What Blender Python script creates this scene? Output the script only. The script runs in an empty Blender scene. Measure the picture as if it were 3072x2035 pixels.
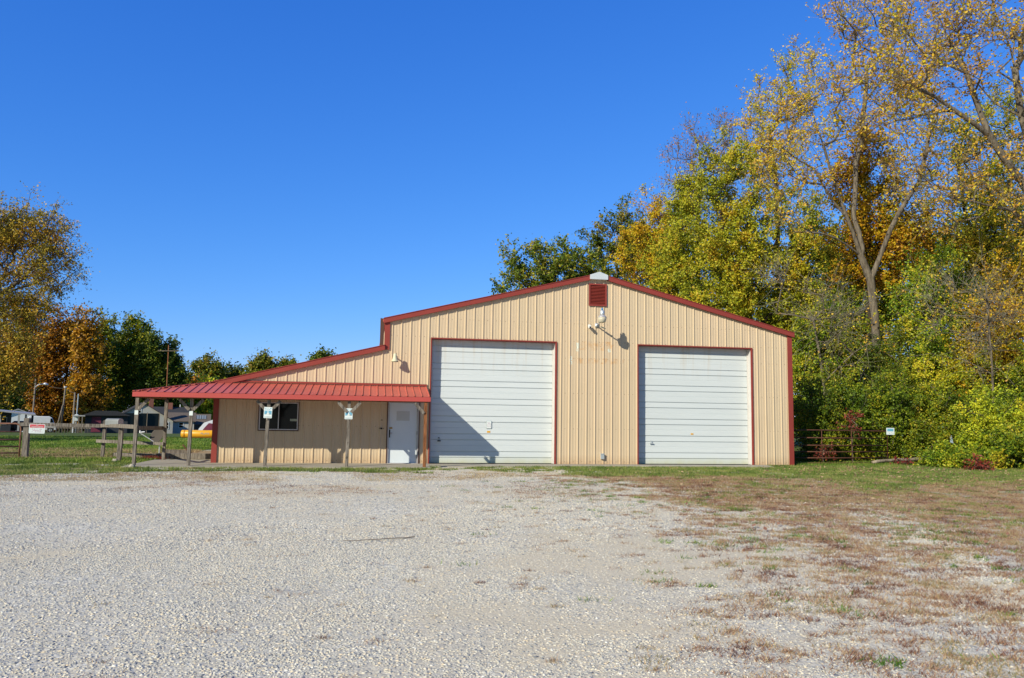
import bpy, math, random
import numpy as np
from mathutils import Matrix, Vector, noise as mnoise

# ------------------------------------------------------------------ camera, world, sun
sc = bpy.context.scene
C = bpy.data.collections.new('scene'); sc.collection.children.link(C)
CAM = np.array([-7.788, -26.227, 1.635])
FW = np.array([0.17656815, 0.97941518, 0.09782429]); FW /= np.linalg.norm(FW)
RT = np.array([0.98375906, -0.17885854, 0.01509087]); RT -= FW*(RT@FW); RT /= np.linalg.norm(RT)
UP = np.cross(RT, FW)
FPX = 2343.0
cd = bpy.data.cameras.new('camera'); cam = bpy.data.objects.new('camera', cd); C.objects.link(cam)
M = Matrix.Identity(4)
for i in range(3):
    M[i][0] = RT[i]; M[i][1] = UP[i]; M[i][2] = -FW[i]; M[i][3] = CAM[i]
cam.matrix_world = M
cd.sensor_width = 36.0; cd.lens = FPX/3072*36; cd.clip_end = 3000; cd.clip_start = .1
sc.camera = cam

def at(u, v, y):
    """world point on the vertical plane at depth y seen at photo pixel (u, v)"""
    d = FW + RT*(u-1536)/FPX - UP*(v-1017.5)/FPX
    return CAM + d*(y-CAM[1])/d[1]

SUN = np.array([1.20, 1.0, -0.84]); SUN /= np.linalg.norm(SUN)
w = bpy.data.worlds.new('World'); sc.world = w; w.use_nodes = True
nt = w.node_tree; nt.nodes.clear()
sky = nt.nodes.new('ShaderNodeTexSky'); sky.sky_type = 'NISHITA'; sky.sun_disc = False
sky.sun_elevation = math.asin(-SUN[2]); sky.sun_rotation = math.atan2(-SUN[0], -SUN[1])
sky.air_density = 1.0; sky.dust_density = 0.05; sky.ozone_density = 4.5; sky.altitude = 0
bg = nt.nodes.new('ShaderNodeBackground'); bg.inputs[1].default_value = 0.125
ow = nt.nodes.new('ShaderNodeOutputWorld')

ssep = nt.nodes.new('ShaderNodeSeparateColor'); scmb = nt.nodes.new('ShaderNodeCombineColor'); nt.links.new(sky.outputs[0], ssep.inputs[0])
for i_, (a_, p_) in enumerate(((.572, 1.327), (.655, .88), (1.06, .55))):      # deepen the clear autumn blue
    pw = nt.nodes.new('ShaderNodeMath'); pw.operation = 'POWER'; pw.inputs[1].default_value = p_
    ml = nt.nodes.new('ShaderNodeMath'); ml.operation = 'MULTIPLY'; ml.inputs[1].default_value = a_*.1487**(p_-1)
    nt.links.new(ssep.outputs[i_], pw.inputs[0]); nt.links.new(pw.outputs[0], ml.inputs[0]); nt.links.new(ml.outputs[0], scmb.inputs[i_])

# added tint dims and de-blues the sun-side sky to cut bluish fill light
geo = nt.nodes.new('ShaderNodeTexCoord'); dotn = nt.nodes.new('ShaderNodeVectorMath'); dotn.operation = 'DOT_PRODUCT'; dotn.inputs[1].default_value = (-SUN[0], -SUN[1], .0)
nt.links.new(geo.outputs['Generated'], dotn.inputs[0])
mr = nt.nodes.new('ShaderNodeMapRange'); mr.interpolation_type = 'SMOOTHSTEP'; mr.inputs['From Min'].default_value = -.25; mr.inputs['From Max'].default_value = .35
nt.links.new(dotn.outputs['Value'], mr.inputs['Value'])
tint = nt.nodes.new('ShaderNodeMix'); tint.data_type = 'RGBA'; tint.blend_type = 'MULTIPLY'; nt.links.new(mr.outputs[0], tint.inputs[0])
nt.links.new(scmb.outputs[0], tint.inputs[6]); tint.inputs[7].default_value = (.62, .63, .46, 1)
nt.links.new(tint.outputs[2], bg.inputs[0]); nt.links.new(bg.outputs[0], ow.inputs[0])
sl = bpy.data.lights.new('sun', 'SUN'); sl.energy = 4.55; sl.angle = math.radians(.53); sl.color = (1, .95, .79)
so = bpy.data.objects.new('sun', sl); C.objects.link(so)
so.rotation_euler = Vector(SUN).to_track_quat('-Z', 'Y').to_euler(); so.location = (-30, -40, 40)
sc.view_settings.view_transform = 'Standard'; sc.view_settings.look = 'None'
sc.view_settings.exposure = 0.25; sc.view_settings.gamma = 1
sc.cycles.max_bounces = 6; sc.cycles.diffuse_bounces = 3; sc.cycles.transmission_bounces = 4
sc.cycles.transparent_max_bounces = 4
FT = .3048
R0 = random.Random(7)

# ------------------------------------------------------------------ materials
class N:
    def __init__(s, name):
        s.m = bpy.data.materials.new(name); s.m.use_nodes = True
        s.t = s.m.node_tree; s.t.nodes.clear(); s.out = s.t.nodes.new('ShaderNodeOutputMaterial')
    def n(s, typ, **k):
        nd = s.t.nodes.new('ShaderNode'+typ)
        for a, b in k.items():
            if a.startswith('_'): nd.inputs[a[1:].replace('_', ' ')].default_value = b
            else: setattr(nd, a, b)
        return nd
    def l(s, a, b): s.t.links.new(a, b)
    def ramp(s, fac, stops, interp='LINEAR'):
        r = s.n('ValToRGB'); r.color_ramp.interpolation = interp
        e = r.color_ramp.elements
        while len(e) < len(stops): e.new(.5)
        for i, (p, c) in enumerate(stops):
            e[i].position = p; e[i].color = tuple(c)+(1,) if len(c) == 3 else c
        s.l(fac, r.inputs[0]); return r.outputs[0]
    def tc(s, kind='Object'): return s.n('TexCoord').outputs[kind]
    def map(s, vec, scale=(1, 1, 1)):
        m = s.n('Mapping'); m.inputs['Scale'].default_value = scale; s.l(vec, m.inputs['Vector']); return m.outputs[0]
    def noise(s, vec, scale, detail=3, rough=.55):
        t = s.n('TexNoise'); t.inputs['Scale'].default_value = scale; t.inputs['Detail'].default_value = detail
        t.inputs['Roughness'].default_value = rough; s.l(vec, t.inputs['Vector']); return t.outputs['Fac']
    def mix(s, f, a, b, mode='MIX'):
        m = s.n('Mix', data_type='RGBA', blend_type=mode)
        for sock, v in ((m.inputs[0], f), (m.inputs[6], a), (m.inputs[7], b)):
            if hasattr(v, 'is_output'): s.l(v, sock)
            elif isinstance(v, (int, float)): sock.default_value = v
            else: sock.default_value = tuple(v)+(1,)
        return m.outputs[2]
    def math(s, op, a, b=None, c=None, clamp=False):
        m = s.n('Math', operation=op, use_clamp=clamp)
        for i, v in enumerate((a, b, c)):
            if v is None: continue
            if hasattr(v, 'is_output'): s.l(v, m.inputs[i])
            else: m.inputs[i].default_value = v
        return m.outputs[0]
    def bump(s, h, strength=.3, dist=.01):
        b = s.n('Bump'); b.inputs['Strength'].default_value = strength; b.inputs['Distance'].default_value = dist
        s.l(h, b.inputs['Height']); return b.outputs[0]
    def done(s, col, rough=.6, spec=.3, metal=0, normal=None, **k):
        p = s.n('BsdfPrincipled')
        if hasattr(col, 'is_output'): s.l(col, p.inputs['Base Color'])
        else: p.inputs['Base Color'].default_value = tuple(col)+(1,)
        if hasattr(rough, 'is_output'): s.l(rough, p.inputs['Roughness'])
        else: p.inputs['Roughness'].default_value = rough
        p.inputs['Specular IOR Level'].default_value = spec; p.inputs['Metallic'].default_value = metal
        if normal is not None: s.l(normal, p.inputs['Normal'])
        s.l(p.outputs[0], s.out.inputs[0]); return s.m

def plain(name, col, rough=.6, spec=.3, metal=0, var=.12, scale=3.0, bump=0):
    q = N(name); v = q.noise(q.tc(), scale, 4)
    c = q.mix(v, [x*(1-var*1.4) for x in col], [min(1, x*(1+var)) for x in col])
    nb = q.bump(q.noise(q.tc(), scale*12, 3), .3, bump) if bump else None
    return q.done(c, rough, spec, metal, nb)

def mat_siding():
    q = N('tan_metal_siding'); tc = q.tc()
    sep = q.n('SeparateXYZ'); q.l(tc, sep.inputs[0])
    str_ = q.noise(q.map(tc, (6, 6, .05)), 3.0, 3)
    c = q.mix(str_, (.55, .435, .285), (.655, .515, .34))
    big = q.noise(q.map(tc, (1, 1, .35)), .8, 4)
    c = q.mix(q.math('MULTIPLY', big, .4), c, (.68, .47, .33))
    lap = q.noise(q.map(tc, (1.09, 1, .02)), 1.0, 0); c = q.mix(q.math('MULTIPLY', q.math('GREATER_THAN', lap, .5), .16), c, (.56, .46, .30))
    # dirt splash near the ground
    low = q.math('SUBTRACT', 1, q.math('DIVIDE', sep.outputs[2], .35), clamp=True)
    c = q.mix(q.math('MULTIPLY', low, q.math('MULTIPLY', q.noise(tc, 9, 4), 1.5), clamp=True), c, (.46, .31, .18))
    dk = q.noise(q.map(tc, (1.2, 1, .9)), .9, 6, .7); c = q.mix(q.math('MULTIPLY', q.math('SUBTRACT', dk, .5), 1.3, clamp=True), c, (.50, .385, .24))
    # rust marks left by two rows of removed lettering
    def box(x0, x1, z0, z1):
        a = q.math('GREATER_THAN', sep.outputs[0], x0); b = q.math('LESS_THAN', sep.outputs[0], x1)
        d = q.math('GREATER_THAN', sep.outputs[2], z0); e = q.math('LESS_THAN', sep.outputs[2], z1)
        return q.math('MULTIPLY', q.math('MULTIPLY', a, b), q.math('MULTIPLY', d, e))
    bx = q.math('MAXIMUM', box(-.72, .62, 3.95, 4.27), box(-1.02, .95, 3.48, 3.68))
    n1 = q.noise(q.map(tc, (1, 1, .8)), 5.5, 3)
    spots = q.math('MULTIPLY', q.math('SUBTRACT', n1, .47), 5, clamp=True)
    c = q.mix(q.math('MULTIPLY', q.math('MULTIPLY', bx, spots), .5), c, (.58, .27, .06))
    n2 = q.noise(tc, 26, 2)
    c = q.mix(q.math('MULTIPLY', q.math('MULTIPLY', bx, q.math('GREATER_THAN', n2, .66)), .7), c, (.30, .12, .03))
    bl = q.math('MAXIMUM', box(-1.02, -.93, 3.43, 3.72), q.math('MAXIMUM', box(-.78, -.70, 3.9, 4.2), box(.35, .47, 3.9, 4.02)))
    c = q.mix(q.math('MULTIPLY', bl, q.math('GREATER_THAN', q.noise(tc, 20, 2), .48)), c, (.62, .66, .58))
    # faint streaks below the screws
    bn = q.bump(q.noise(q.map(tc, (3, 3, .6)), 1.2, 3), .25, .02)
    return q.done(c, .42, .35, 0, bn)

def mat_white_door():
    q = N('white_door_metal'); tc = q.tc()
    sep = q.n('SeparateXYZ'); q.l(tc, sep.inputs[0])
    c = q.mix(q.noise(q.map(tc, (.4, 1, 5)), 2.0, 3), (.58, .615, .62), (.67, .70, .70))
    pin = q.math('SINE', q.math('MULTIPLY', sep.outputs[2], 2*math.pi/.033))
    c = q.mix(q.math('MULTIPLY', q.math('GREATER_THAN', pin, .55), .22), c, (.50, .55, .56))
    low = q.math('SUBTRACT', 1, q.math('DIVIDE', sep.outputs[2], .28), clamp=True)
    c = q.mix(q.math('MULTIPLY', low, q.noise(q.map(tc, (1, 1, .4)), 4, 4)), c, (.52, .48, .20))
    ang = q.n('TexNoise'); st = q.noise(q.map(tc, (3.5, 1, .25)), 1.6, 4)
    top = q.math('DIVIDE', q.math('SUBTRACT', sep.outputs[2], 2.9), 1.3, clamp=True)
    c = q.mix(q.math('MULTIPLY', q.math('MULTIPLY', top, q.math('SUBTRACT', st, .52), clamp=True), 2.2, clamp=True), c, (.50, .33, .13))
    return q.done(c, .5, .35)

def mat_wood(name, a, b, dark):
    q = N(name); tc = q.tc('Generated'); ob = q.tc()
    g = q.noise(q.map(ob, (14, 14, 1.2)), 2.5, 5, .65)
    c = q.ramp(g, [(.3, dark), (.48, a), (.7, b)])
    c = q.mix(q.math('MULTIPLY', q.math('GREATER_THAN', q.noise(ob, 5, 2), .68), .6), c, dark)
    return q.done(c, .85, .15, 0, q.bump(g, .5, .01))

def mat_leaf(name, cols, trans=.27, nscale=.55, spread=.55):
    q = N(name); g = q.n('NewGeometry'); rnd = g.outputs['Random Per Island']
    ob = q.tc(); nz = q.noise(ob, nscale, 2)
    f = q.math('ADD', q.math('MULTIPLY', rnd, spread), q.math('MULTIPLY', q.math('SUBTRACT', nz, .5), 1.7))
    f = q.math('ADD', f, .5-spread/2, clamp=True)
    k = len(cols)-1
    c = q.ramp(f, [(.08+.84*i/k, col) for i, col in enumerate(cols)])
    hs = q.n('HueSaturation'); q.l(c, hs.inputs['Color'])
    oi = q.n('ObjectInfo'); q.l(q.math('ADD', q.math('MULTIPLY', oi.outputs['Random'], .3), .85), hs.inputs['Value'])
    q.l(q.math('ADD', q.math('MULTIPLY', oi.outputs['Random'], .02), .49), hs.inputs['Hue'])
    c = hs.outputs[0]
    d = q.n('BsdfPrincipled'); q.l(c, d.inputs['Base Color']); d.inputs['Roughness'].default_value = .5
    d.inputs['Specular IOR Level'].default_value = .25
    t = q.n('BsdfTranslucent'); q.l(c, t.inputs[0])
    mx = q.n('MixShader'); mx.inputs[0].default_value = trans
    q.l(d.outputs[0], mx.inputs[1]); q.l(t.outputs[0], mx.inputs[2]); q.l(mx.outputs[0], q.out.inputs[0])
    return q.m

def mat_bark(name, a, b):
    q = N(name); ob = q.tc()
    g = q.noise(q.map(ob, (5, 5, .9)), 2.2, 5, .7)
    c = q.ramp(g, [(.32, a), (.66, b)])
    return q.done(c, .9, .1, 0, q.bump(g, .8, .03))

def mat_ground():
    q = N('gravel_and_soil'); tc = q.tc()
    at_ = q.n('Attribute', attribute_name='cover'); sp = q.n('SeparateColor'); q.l(at_.outputs['Color'], sp.inputs[0])
    G, B, T = sp.outputs[0], sp.outputs[1], sp.outputs[2]
    # gravel: voronoi pebbles at two sizes over pale fines
    def vor(scale, out):
        v = q.n('TexVoronoi'); v.inputs['Scale'].default_value = scale; q.l(tc, v.inputs['Vector']); return v.outputs[out]
    v1c, v1d = vor(42, 'Color'), vor(42, 'Distance')
    v2c, v2d = vor(19, 'Color'), vor(19, 'Distance')
    sc1 = q.n('SeparateColor'); q.l(v1c, sc1.inputs[0]); sc2 = q.n('SeparateColor'); q.l(v2c, sc2.inputs[0])
    peb = q.ramp(sc1.outputs[0], [(0, (.22, .22, .22)), (.14, (.46, .44, .40)), (.5, (.65, .60, .495)), (.85, (.76, .68, .53)), (1, (.88, .84, .73))])
    peb2 = q.ramp(sc2.outputs[1], [(0, (.27, .27, .27)), (.25, (.53, .50, .44)), (.7, (.71, .64, .52)), (1, (.86, .81, .68))])
    fines = q.mix(q.noise(tc, 60, 2), (.52, .46, .35), (.64, .57, .45))
    patch = q.noise(tc, .45, 4, .6)
    c = q.mix(q.math('MULTIPLY', q.math('SUBTRACT', .62, sc1.outputs[1]), 4, clamp=True), fines, peb)
    c = q.mix(q.math('MULTIPLY', q.math('SUBTRACT', patch, .50), 7, clamp=True), c, q.mix(q.math('GREATER_THAN', sc2.outputs[2], .45), peb, peb2))
    big = q.noise(q.map(tc, (.5, 1, 1)), .42, 5, .6)
    c = q.mix(q.math('MULTIPLY', q.math('SUBTRACT', big, .50), 6, clamp=True), c, q.mix(.6, c, (.64, .54, .39)))
    c = q.mix(q.math('MULTIPLY', q.math('SUBTRACT', q.noise(tc, 2.3, 5, .7), .55), 2, clamp=True), c, q.mix(.5, c, (.40, .34, .27)))
    dm = q.math('MULTIPLY', at_.outputs['Alpha'], q.math('ADD', .55, q.math('MULTIPLY', q.noise(tc, 7, 4, .7), .8)), clamp=True)
    c = q.mix(q.math('MULTIPLY', dm, .85), c, q.ramp(q.noise(tc, 70, 3, .7), [(.3, (.52, .42, .28)), (.5, (.68, .57, .39)), (.7, (.80, .70, .51))]))
    # soil / thatch colours
    fine = q.noise(tc, 38, 4, .7); mid = q.noise(tc, 4, 4, .65)
    green = q.ramp(fine, [(.3, (.035, .05, .012)), (.5, (.085, .115, .025)), (.7, (.17, .19, .06))])
    brown = q.ramp(fine, [(.3, (.11, .06, .04)), (.5, (.25, .155, .10)), (.7, (.38, .27, .17))])
    tan = q.ramp(fine, [(.3, (.20, .13, .065)), (.55, (.37, .27, .15)), (.75, (.46, .36, .22))])
    def th(w_, sharp=3.0):
        n_ = q.math('ADD', q.math('MULTIPLY', fine, .7), q.math('MULTIPLY', mid, .5))
        return q.math('MULTIPLY', q.math('SUBTRACT', q.math('ADD', w_, n_), 1.08), sharp, clamp=True)
    c = q.mix(th(T), c, tan); c = q.mix(th(B), c, brown); c = q.mix(th(G), c, green)
    h = q.math('ADD', q.math('MULTIPLY', v1d, -.5), q.math('MULTIPLY', v2d, -.6))
    return q.done(c, .92, .12, 0, q.bump(h, .6, .014))

MT = {}
MT['siding'] = mat_siding(); MT['door_white'] = mat_white_door()
MT['trim'] = plain('red_trim_paint', (.27, .042, .030), .5, .4, var=.12)
MT['roof'] = plain('red_roof_paint', (.56, .12, .082), .55, .3, var=.16, scale=1.6)
MT['fascia'] = plain('red_fascia_paint', (.47, .075, .062), .45, .4, var=.08, scale=1.2)
MT['dark_trim'] = plain('brown_metal', (.10, .05, .035), .5)
MT['alu_white'] = plain('dusty_white_jamb', (.60, .57, .54), .6, var=.1)
MT['white'] = plain('white_paint', (.78, .79, .78), .5)
MT['door'] = plain('pale_door_paint', (.66, .71, .74), .45, var=.06, scale=1.5)
MT['galv'] = plain('galvanised_metal', (.62, .66, .68), .35, .5, .5)
MT['alu'] = plain('aluminium', (.50, .47, .47), .4, .5, .3)
MT['black'] = plain('black_metal', (.012, .012, .014), .4)
MT['glass'] = None
q = N('dark_window_glass'); MT['glass'] = q.done((.004, .0045, .005), .12, .22)
MT['wood'] = mat_wood('weathered_wood', (.17, .145, .12), (.36, .31, .26), (.05, .04, .033))
MT['wood_brown'] = mat_wood('brown_wood', (.22, .085, .035), (.36, .16, .07), (.07, .03, .015))
MT['concrete'] = plain('concrete', (.40, .36, .29), .9, .1, var=.2, scale=2.5, bump=.004)
MT['rust'] = plain('rusty_pipe', (.13, .055, .035), .75, .2, var=.5, scale=9)
MT['rust_light'] = plain('weathered_pipe', (.27, .13, .085), .7, .2, var=.5, scale=9)
MT['yellow'] = plain('yellow_paint', (.72, .36, .02), .4, .4)
MT['pole'] = plain('grey_pole_wood', (.22, .18, .14), .85, .1, var=.3, scale=2)
MT['shingle'] = plain('dark_shingles', (.05, .05, .055), .9, .1, var=.35, scale=6)
MT['shingle_brown'] = plain('brown_shingles', (.15, .12, .10), .9, .1, var=.35, scale=6)
MT['lap'] = plain('grey_lap_siding', (.46, .44, .40), .7)
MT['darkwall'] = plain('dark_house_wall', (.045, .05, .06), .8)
MT['brick'] = plain('brick', (.25, .10, .07), .9, var=.3, scale=8)
MT['cream'] = plain('cream_plastic', (.66, .62, .42), .5)
MT['blue'] = plain('blue_plastic', (.05, .25, .55), .4)
MT['signblue'] = plain('faded_blue_print', (.16, .42, .58), .5, var=.35, scale=30)
MT['signwhite'] = plain('sign_white', (.74, .80, .78), .4, var=.05)
MT['signred'] = plain('faded_red_print', (.68, .10, .12), .5, var=.2, scale=8)
MT['ink'] = plain('grey_print', (.35, .40, .42), .5)
MT['pinkink'] = plain('faded_pink_print', (.62, .45, .50), .5)
MT['mesh'] = plain('dark_screen_fabric', (.022, .032, .03), .9)
MT['tarp'] = plain('white_tarp', (.75, .76, .78), .6, var=.1)
MT['maroon'] = plain('maroon_cloth', (.20, .04, .07), .7, var=.5)
MT['carblue'] = plain('dark_blue_car_paint', (.012, .02, .06), .2, .6)
MT['stick'] = plain('dry_stick', (.16, .13, .10), .9)
MT['logm'] = mat_bark('pale_log_bark', (.12, .09, .06), (.38, .31, .23))
MT['bark'] = mat_bark('grey_brown_bark', (.06, .048, .035), (.23, .19, .14))
MT['bark_dark'] = mat_bark('dark_bark', (.02, .016, .012), (.085, .065, .045))
MT['twig'] = plain('pale_twig_bark', (.27, .24, .18), .85, .15, var=.25)
MT['yard_dark'] = plain('dark_rust_box', (.10, .08, .06), .8)
L_ = {}
L_['yg'] = mat_leaf('yellow_green_leaves', [(.11, .16, .012), (.28, .33, .018), (.48, .49, .028), (.66, .57, .03), (.62, .40, .03)])
L_['gold'] = mat_leaf('golden_leaves', [(.20, .22, .012), (.50, .42, .015), (.72, .50, .015), (.62, .33, .018), (.30, .13, .015)])
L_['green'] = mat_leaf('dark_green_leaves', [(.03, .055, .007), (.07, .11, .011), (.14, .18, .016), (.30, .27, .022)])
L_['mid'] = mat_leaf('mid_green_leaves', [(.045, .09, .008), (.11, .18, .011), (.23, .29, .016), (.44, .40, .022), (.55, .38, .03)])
L_['brown'] = mat_leaf('orange_brown_leaves', [(.06, .055, .010), (.20, .10, .012), (.42, .17, .012), (.62, .30, .016), (.16, .15, .016)])
L_['olive'] = mat_leaf('olive_willow_leaves', [(.11, .10, .014), (.27, .22, .025), (.48, .33, .035), (.58, .31, .035), (.42, .19, .03)])
L_['tanleaf'] = mat_leaf('dry_yellow_leaves', [(.34, .34, .02), (.66, .52, .02), (.70, .42, .035), (.50, .26, .035), (.26, .15, .035)])
L_['oak'] = mat_leaf('oak_leaves', [(.035, .065, .008), (.085, .135, .012), (.18, .22, .018), (.36, .32, .025), (.40, .26, .03)])
L_['red'] = mat_leaf('red_leaves', [(.10, .015, .015), (.22, .03, .025), (.30, .06, .035), (.14, .04, .04)])
L_['grass'] = mat_leaf('grass_blades', [(.06, .10, .02), (.13, .19, .035), (.23, .27, .06), (.36, .31, .12)], .25, 1.2)
L_['lawn'] = mat_leaf('lawn_blades', [(.05, .10, .015), (.10, .18, .02), (.19, .26, .035), (.30, .30, .08)], .25, .5)
L_['dry'] = mat_leaf('dry_weed_blades', [(.08, .03, .024), (.22, .10, .07), (.36, .20, .12), (.48, .35, .20), (.18, .16, .06)], .15, 1.5)
L_['tan'] = mat_leaf('dry_tan_grass', [(.26, .17, .08), (.42, .29, .15), (.50, .38, .22), (.22, .22, .07)], .2, .8)
L_['weed'] = mat_leaf('green_weed_blades', [(.05, .11, .012), (.12, .22, .02), (.24, .34, .04)], .25, 1.5)
q = N('gravel_stones'); g = q.n('NewGeometry')
c = q.ramp(g.outputs['Random Per Island'], [(0, (.17, .18, .20)), (.10, (.34, .34, .33)), (.4, (.60, .56, .475)), (.72, (.71, .64, .50)), (.88, (.68, .54, .36)), (1, (.86, .83, .75))])
c = q.mix(q.math('MULTIPLY', q.noise(q.tc(), 40, 3), .3), c, (.35, .33, .30))
MT['stone'] = q.done(c, .9, .15)
MT['ground'] = mat_ground()

# ------------------------------------------------------------------ mesh helpers
def mesh_np(name, V, Fs, mats, parent=None, smooth=False, midx=None):
    """V (n,3); Fs list of int arrays (m,k)"""
    if isinstance(Fs, np.ndarray): Fs = [Fs]
    me = bpy.data.meshes.new(name)
    V = np.asarray(V, np.float32); me.vertices.add(len(V)); me.vertices.foreach_set('co', V.ravel())
    tot = sum(f.size for f in Fs); nf = sum(len(f) for f in Fs)
    me.loops.add(tot); me.polygons.add(nf)
    me.loops.foreach_set('vertex_index', np.concatenate([f.ravel() for f in Fs]).astype(np.int32))
    cnt = np.concatenate([np.full(len(f), f.shape[1], np.int32) for f in Fs])
    st = np.concatenate([[0], np.cumsum(cnt)[:-1]]).astype(np.int32)
    me.polygons.foreach_set('loop_start', st)
    if smooth: me.polygons.foreach_set('use_smooth', np.ones(nf, bool))
    if midx is not None: me.polygons.foreach_set('material_index', np.asarray(midx, np.int32))
    me.update(calc_edges=True)
    for m in (mats if isinstance(mats, (list, tuple)) else [mats]): me.materials.append(m)
    o = bpy.data.objects.new(name, me); C.objects.link(o)
    if parent is not None: o.parent = parent
    return o

class MB:
    """collects shapes into one mesh"""
    def __init__(s): s.v = []; s.f = []
    def add(s, V, F):
        b = len(s.v); s.v += [tuple(p) for p in V]; s.f += [tuple(b+i for i in f) for f in F]; return s
    def box(s, x0, y0, z0, x1, y1, z1):
        return s.add([(x0, y0, z0), (x1, y0, z0), (x1, y1, z0), (x0, y1, z0), (x0, y0, z1), (x1, y0, z1), (x1, y1, z1), (x0, y1, z1)],
                     [(0, 3, 2, 1), (4, 5, 6, 7), (0, 1, 5, 4), (1, 2, 6, 5), (2, 3, 7, 6), (3, 0, 4, 7)])
    def beam(s, a, b, w_, h, up=(0, 0, 1)):
        a = Vector(a); b = Vector(b); d = (b-a).normalized(); u = Vector(up)
        if abs(d.dot(u)) > .98: u = Vector((0, 1, 0))
        r = d.cross(u).normalized(); u = r.cross(d).normalized()
        V = [p+r*sx*w_/2+u*sz*h/2 for p in (a, b) for sx, sz in ((-1, -1), (1, -1), (1, 1), (-1, 1))]
        return s.add(V, [(0, 1, 2, 3), (7, 6, 5, 4), (0, 4, 5, 1), (1, 5, 6, 2), (2, 6, 7, 3), (3, 7, 4, 0)])
    def tube(s, pts, r, k=8, caps=True):
        pts = [Vector(p) for p in pts]; n = len(pts); rs = r if isinstance(r, (list, tuple)) else [r]*n
        V = []; prev = None
        for i, p in enumerate(pts):
            d = (pts[min(i+1, n-1)]-pts[max(i-1, 0)]).normalized()
            if prev is None:
                u = Vector((0, 0, 1)) if abs(d.z) < .9 else Vector((1, 0, 0))
            else: u = prev
            a = d.cross(u).normalized(); u = a.cross(d).normalized(); prev = u
            V += [p+(a*math.cos(2*math.pi*j/k)+u*math.sin(2*math.pi*j/k))*rs[i] for j in range(k)]
        F = [(i*k+j, i*k+(j+1) % k, (i+1)*k+(j+1) % k, (i+1)*k+j) for i in range(n-1) for j in range(k)]
        if caps: F += [tuple(range(k))[::-1], tuple((n-1)*k+j for j in range(k))]
        return s.add(V, F)
    def prism(s, poly, axis, a, b):
        """poly: 2D points; axis 'y' (x,z) or 'x' (y,z) or 'z' (x,y)"""
        def P(p, t):
            return (p[0], t, p[1]) if axis == 'y' else (t, p[0], p[1]) if axis == 'x' else (p[0], p[1], t)
        n = len(poly)
        return s.add([P(p, a) for p in poly]+[P(p, b) for p in poly],
                     [tuple(range(n)), tuple(range(2*n-1, n-1, -1))]+[(i, n+i, n+(i+1) % n, (i+1) % n) for i in range(n)])
    def obj(s, name, mat, parent=None, smooth=False, bevel=0):
        me = bpy.data.meshes.new(name); me.from_pydata(s.v, [], s.f); me.materials.append(mat)
        if smooth: me.polygons.foreach_set('use_smooth', [True]*len(me.polygons))
        me.update(); o = bpy.data.objects.new(name, me); C.objects.link(o)
        if parent is not None: o.parent = parent
        if bevel:
            b = o.modifiers.new('bevel', 'BEVEL'); b.width = bevel; b.segments = 2; b.limit_method = 'ANGLE'
        return o

def thing(name, label, cat, loc=(0, 0, 0), rz=0, group=None):
    o = bpy.data.objects.new(name, None); C.objects.link(o); o.location = loc; o.rotation_euler = (0, 0, rz)
    o['label'] = label; o['category'] = cat
    if group: o['group'] = group
    return o
def tag(o, label, cat, group=None, kind=None):
    o['label'] = label; o['category'] = cat
    if group: o['group'] = group
    if kind: o['kind'] = kind
    return o
def struct(o, kind='structure'): o['kind'] = kind; return o

def fuse(objs):
    """printed marks become part of the mesh they are printed on"""
    base = objs[0]; V, F_, mi, mats = [], [], [], []
    for o in objs:
        off = len(V); V += [tuple(v.co) for v in o.data.vertices]; k = len(mats); mats += list(o.data.materials)
        for p in o.data.polygons: F_.append(tuple(off+i for i in p.vertices)); mi.append(k+p.material_index)
    me = bpy.data.meshes.new(base.name); me.from_pydata(V, [], F_)
    for m in mats: me.materials.append(m)
    me.polygons.foreach_set('material_index', mi); me.update(); base.data = me
    for o in objs[1:]: bpy.data.objects.remove(o)
    return base
def text_obj(name, s, size, mat, parent, loc, rot=(math.pi/2, 0, 0), sx=1.0, ext=.0015):
    cu = bpy.data.curves.new(name, 'FONT'); cu.body = s; cu.size = size; cu.align_x = 'CENTER'; cu.align_y = 'CENTER'; cu.extrude = ext
    tmp = bpy.data.objects.new(name+'_t', cu); C.objects.link(tmp)
    dg = bpy.context.evaluated_depsgraph_get(); me = bpy.data.meshes.new_from_object(tmp.evaluated_get(dg))
    bpy.data.objects.remove(tmp); me.materials.clear(); me.materials.append(mat)
    o = bpy.data.objects.new(name, me); C.objects.link(o); o.parent = parent; o.location = loc; o.rotation_euler = rot; o.scale = (sx, 1, 1)
    return o

# ------------------------------------------------------------------ ground
def fbm(x, y, sc_, oct=3, seed=0.0):
    """cheap value-like noise from sums of rotated sines, roughly -1..1"""
    r = np.zeros_like(x, dtype=float); a = 1.0; tot = 0
    rg = np.random.default_rng(int(seed*10)+5)
    for o in range(oct):
        acc = np.zeros_like(r)
        for k in range(4):
            th = rg.uniform(0, 6.28); f = sc_*rg.uniform(.7, 1.4); ph = rg.uniform(0, 6.28)
            acc += np.sin((x*math.cos(th)+y*math.sin(th))*f+ph+1.3*np.sin((x*math.sin(th)-y*math.cos(th))*f*.8+ph*2))
        r += a*acc/2.2; tot += a; a *= .55; sc_ *= 2.1
    return r/tot
def sst(a, b, x): t = np.clip((x-a)/(b-a), 0, 1); return t*t*(3-2*t)

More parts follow.
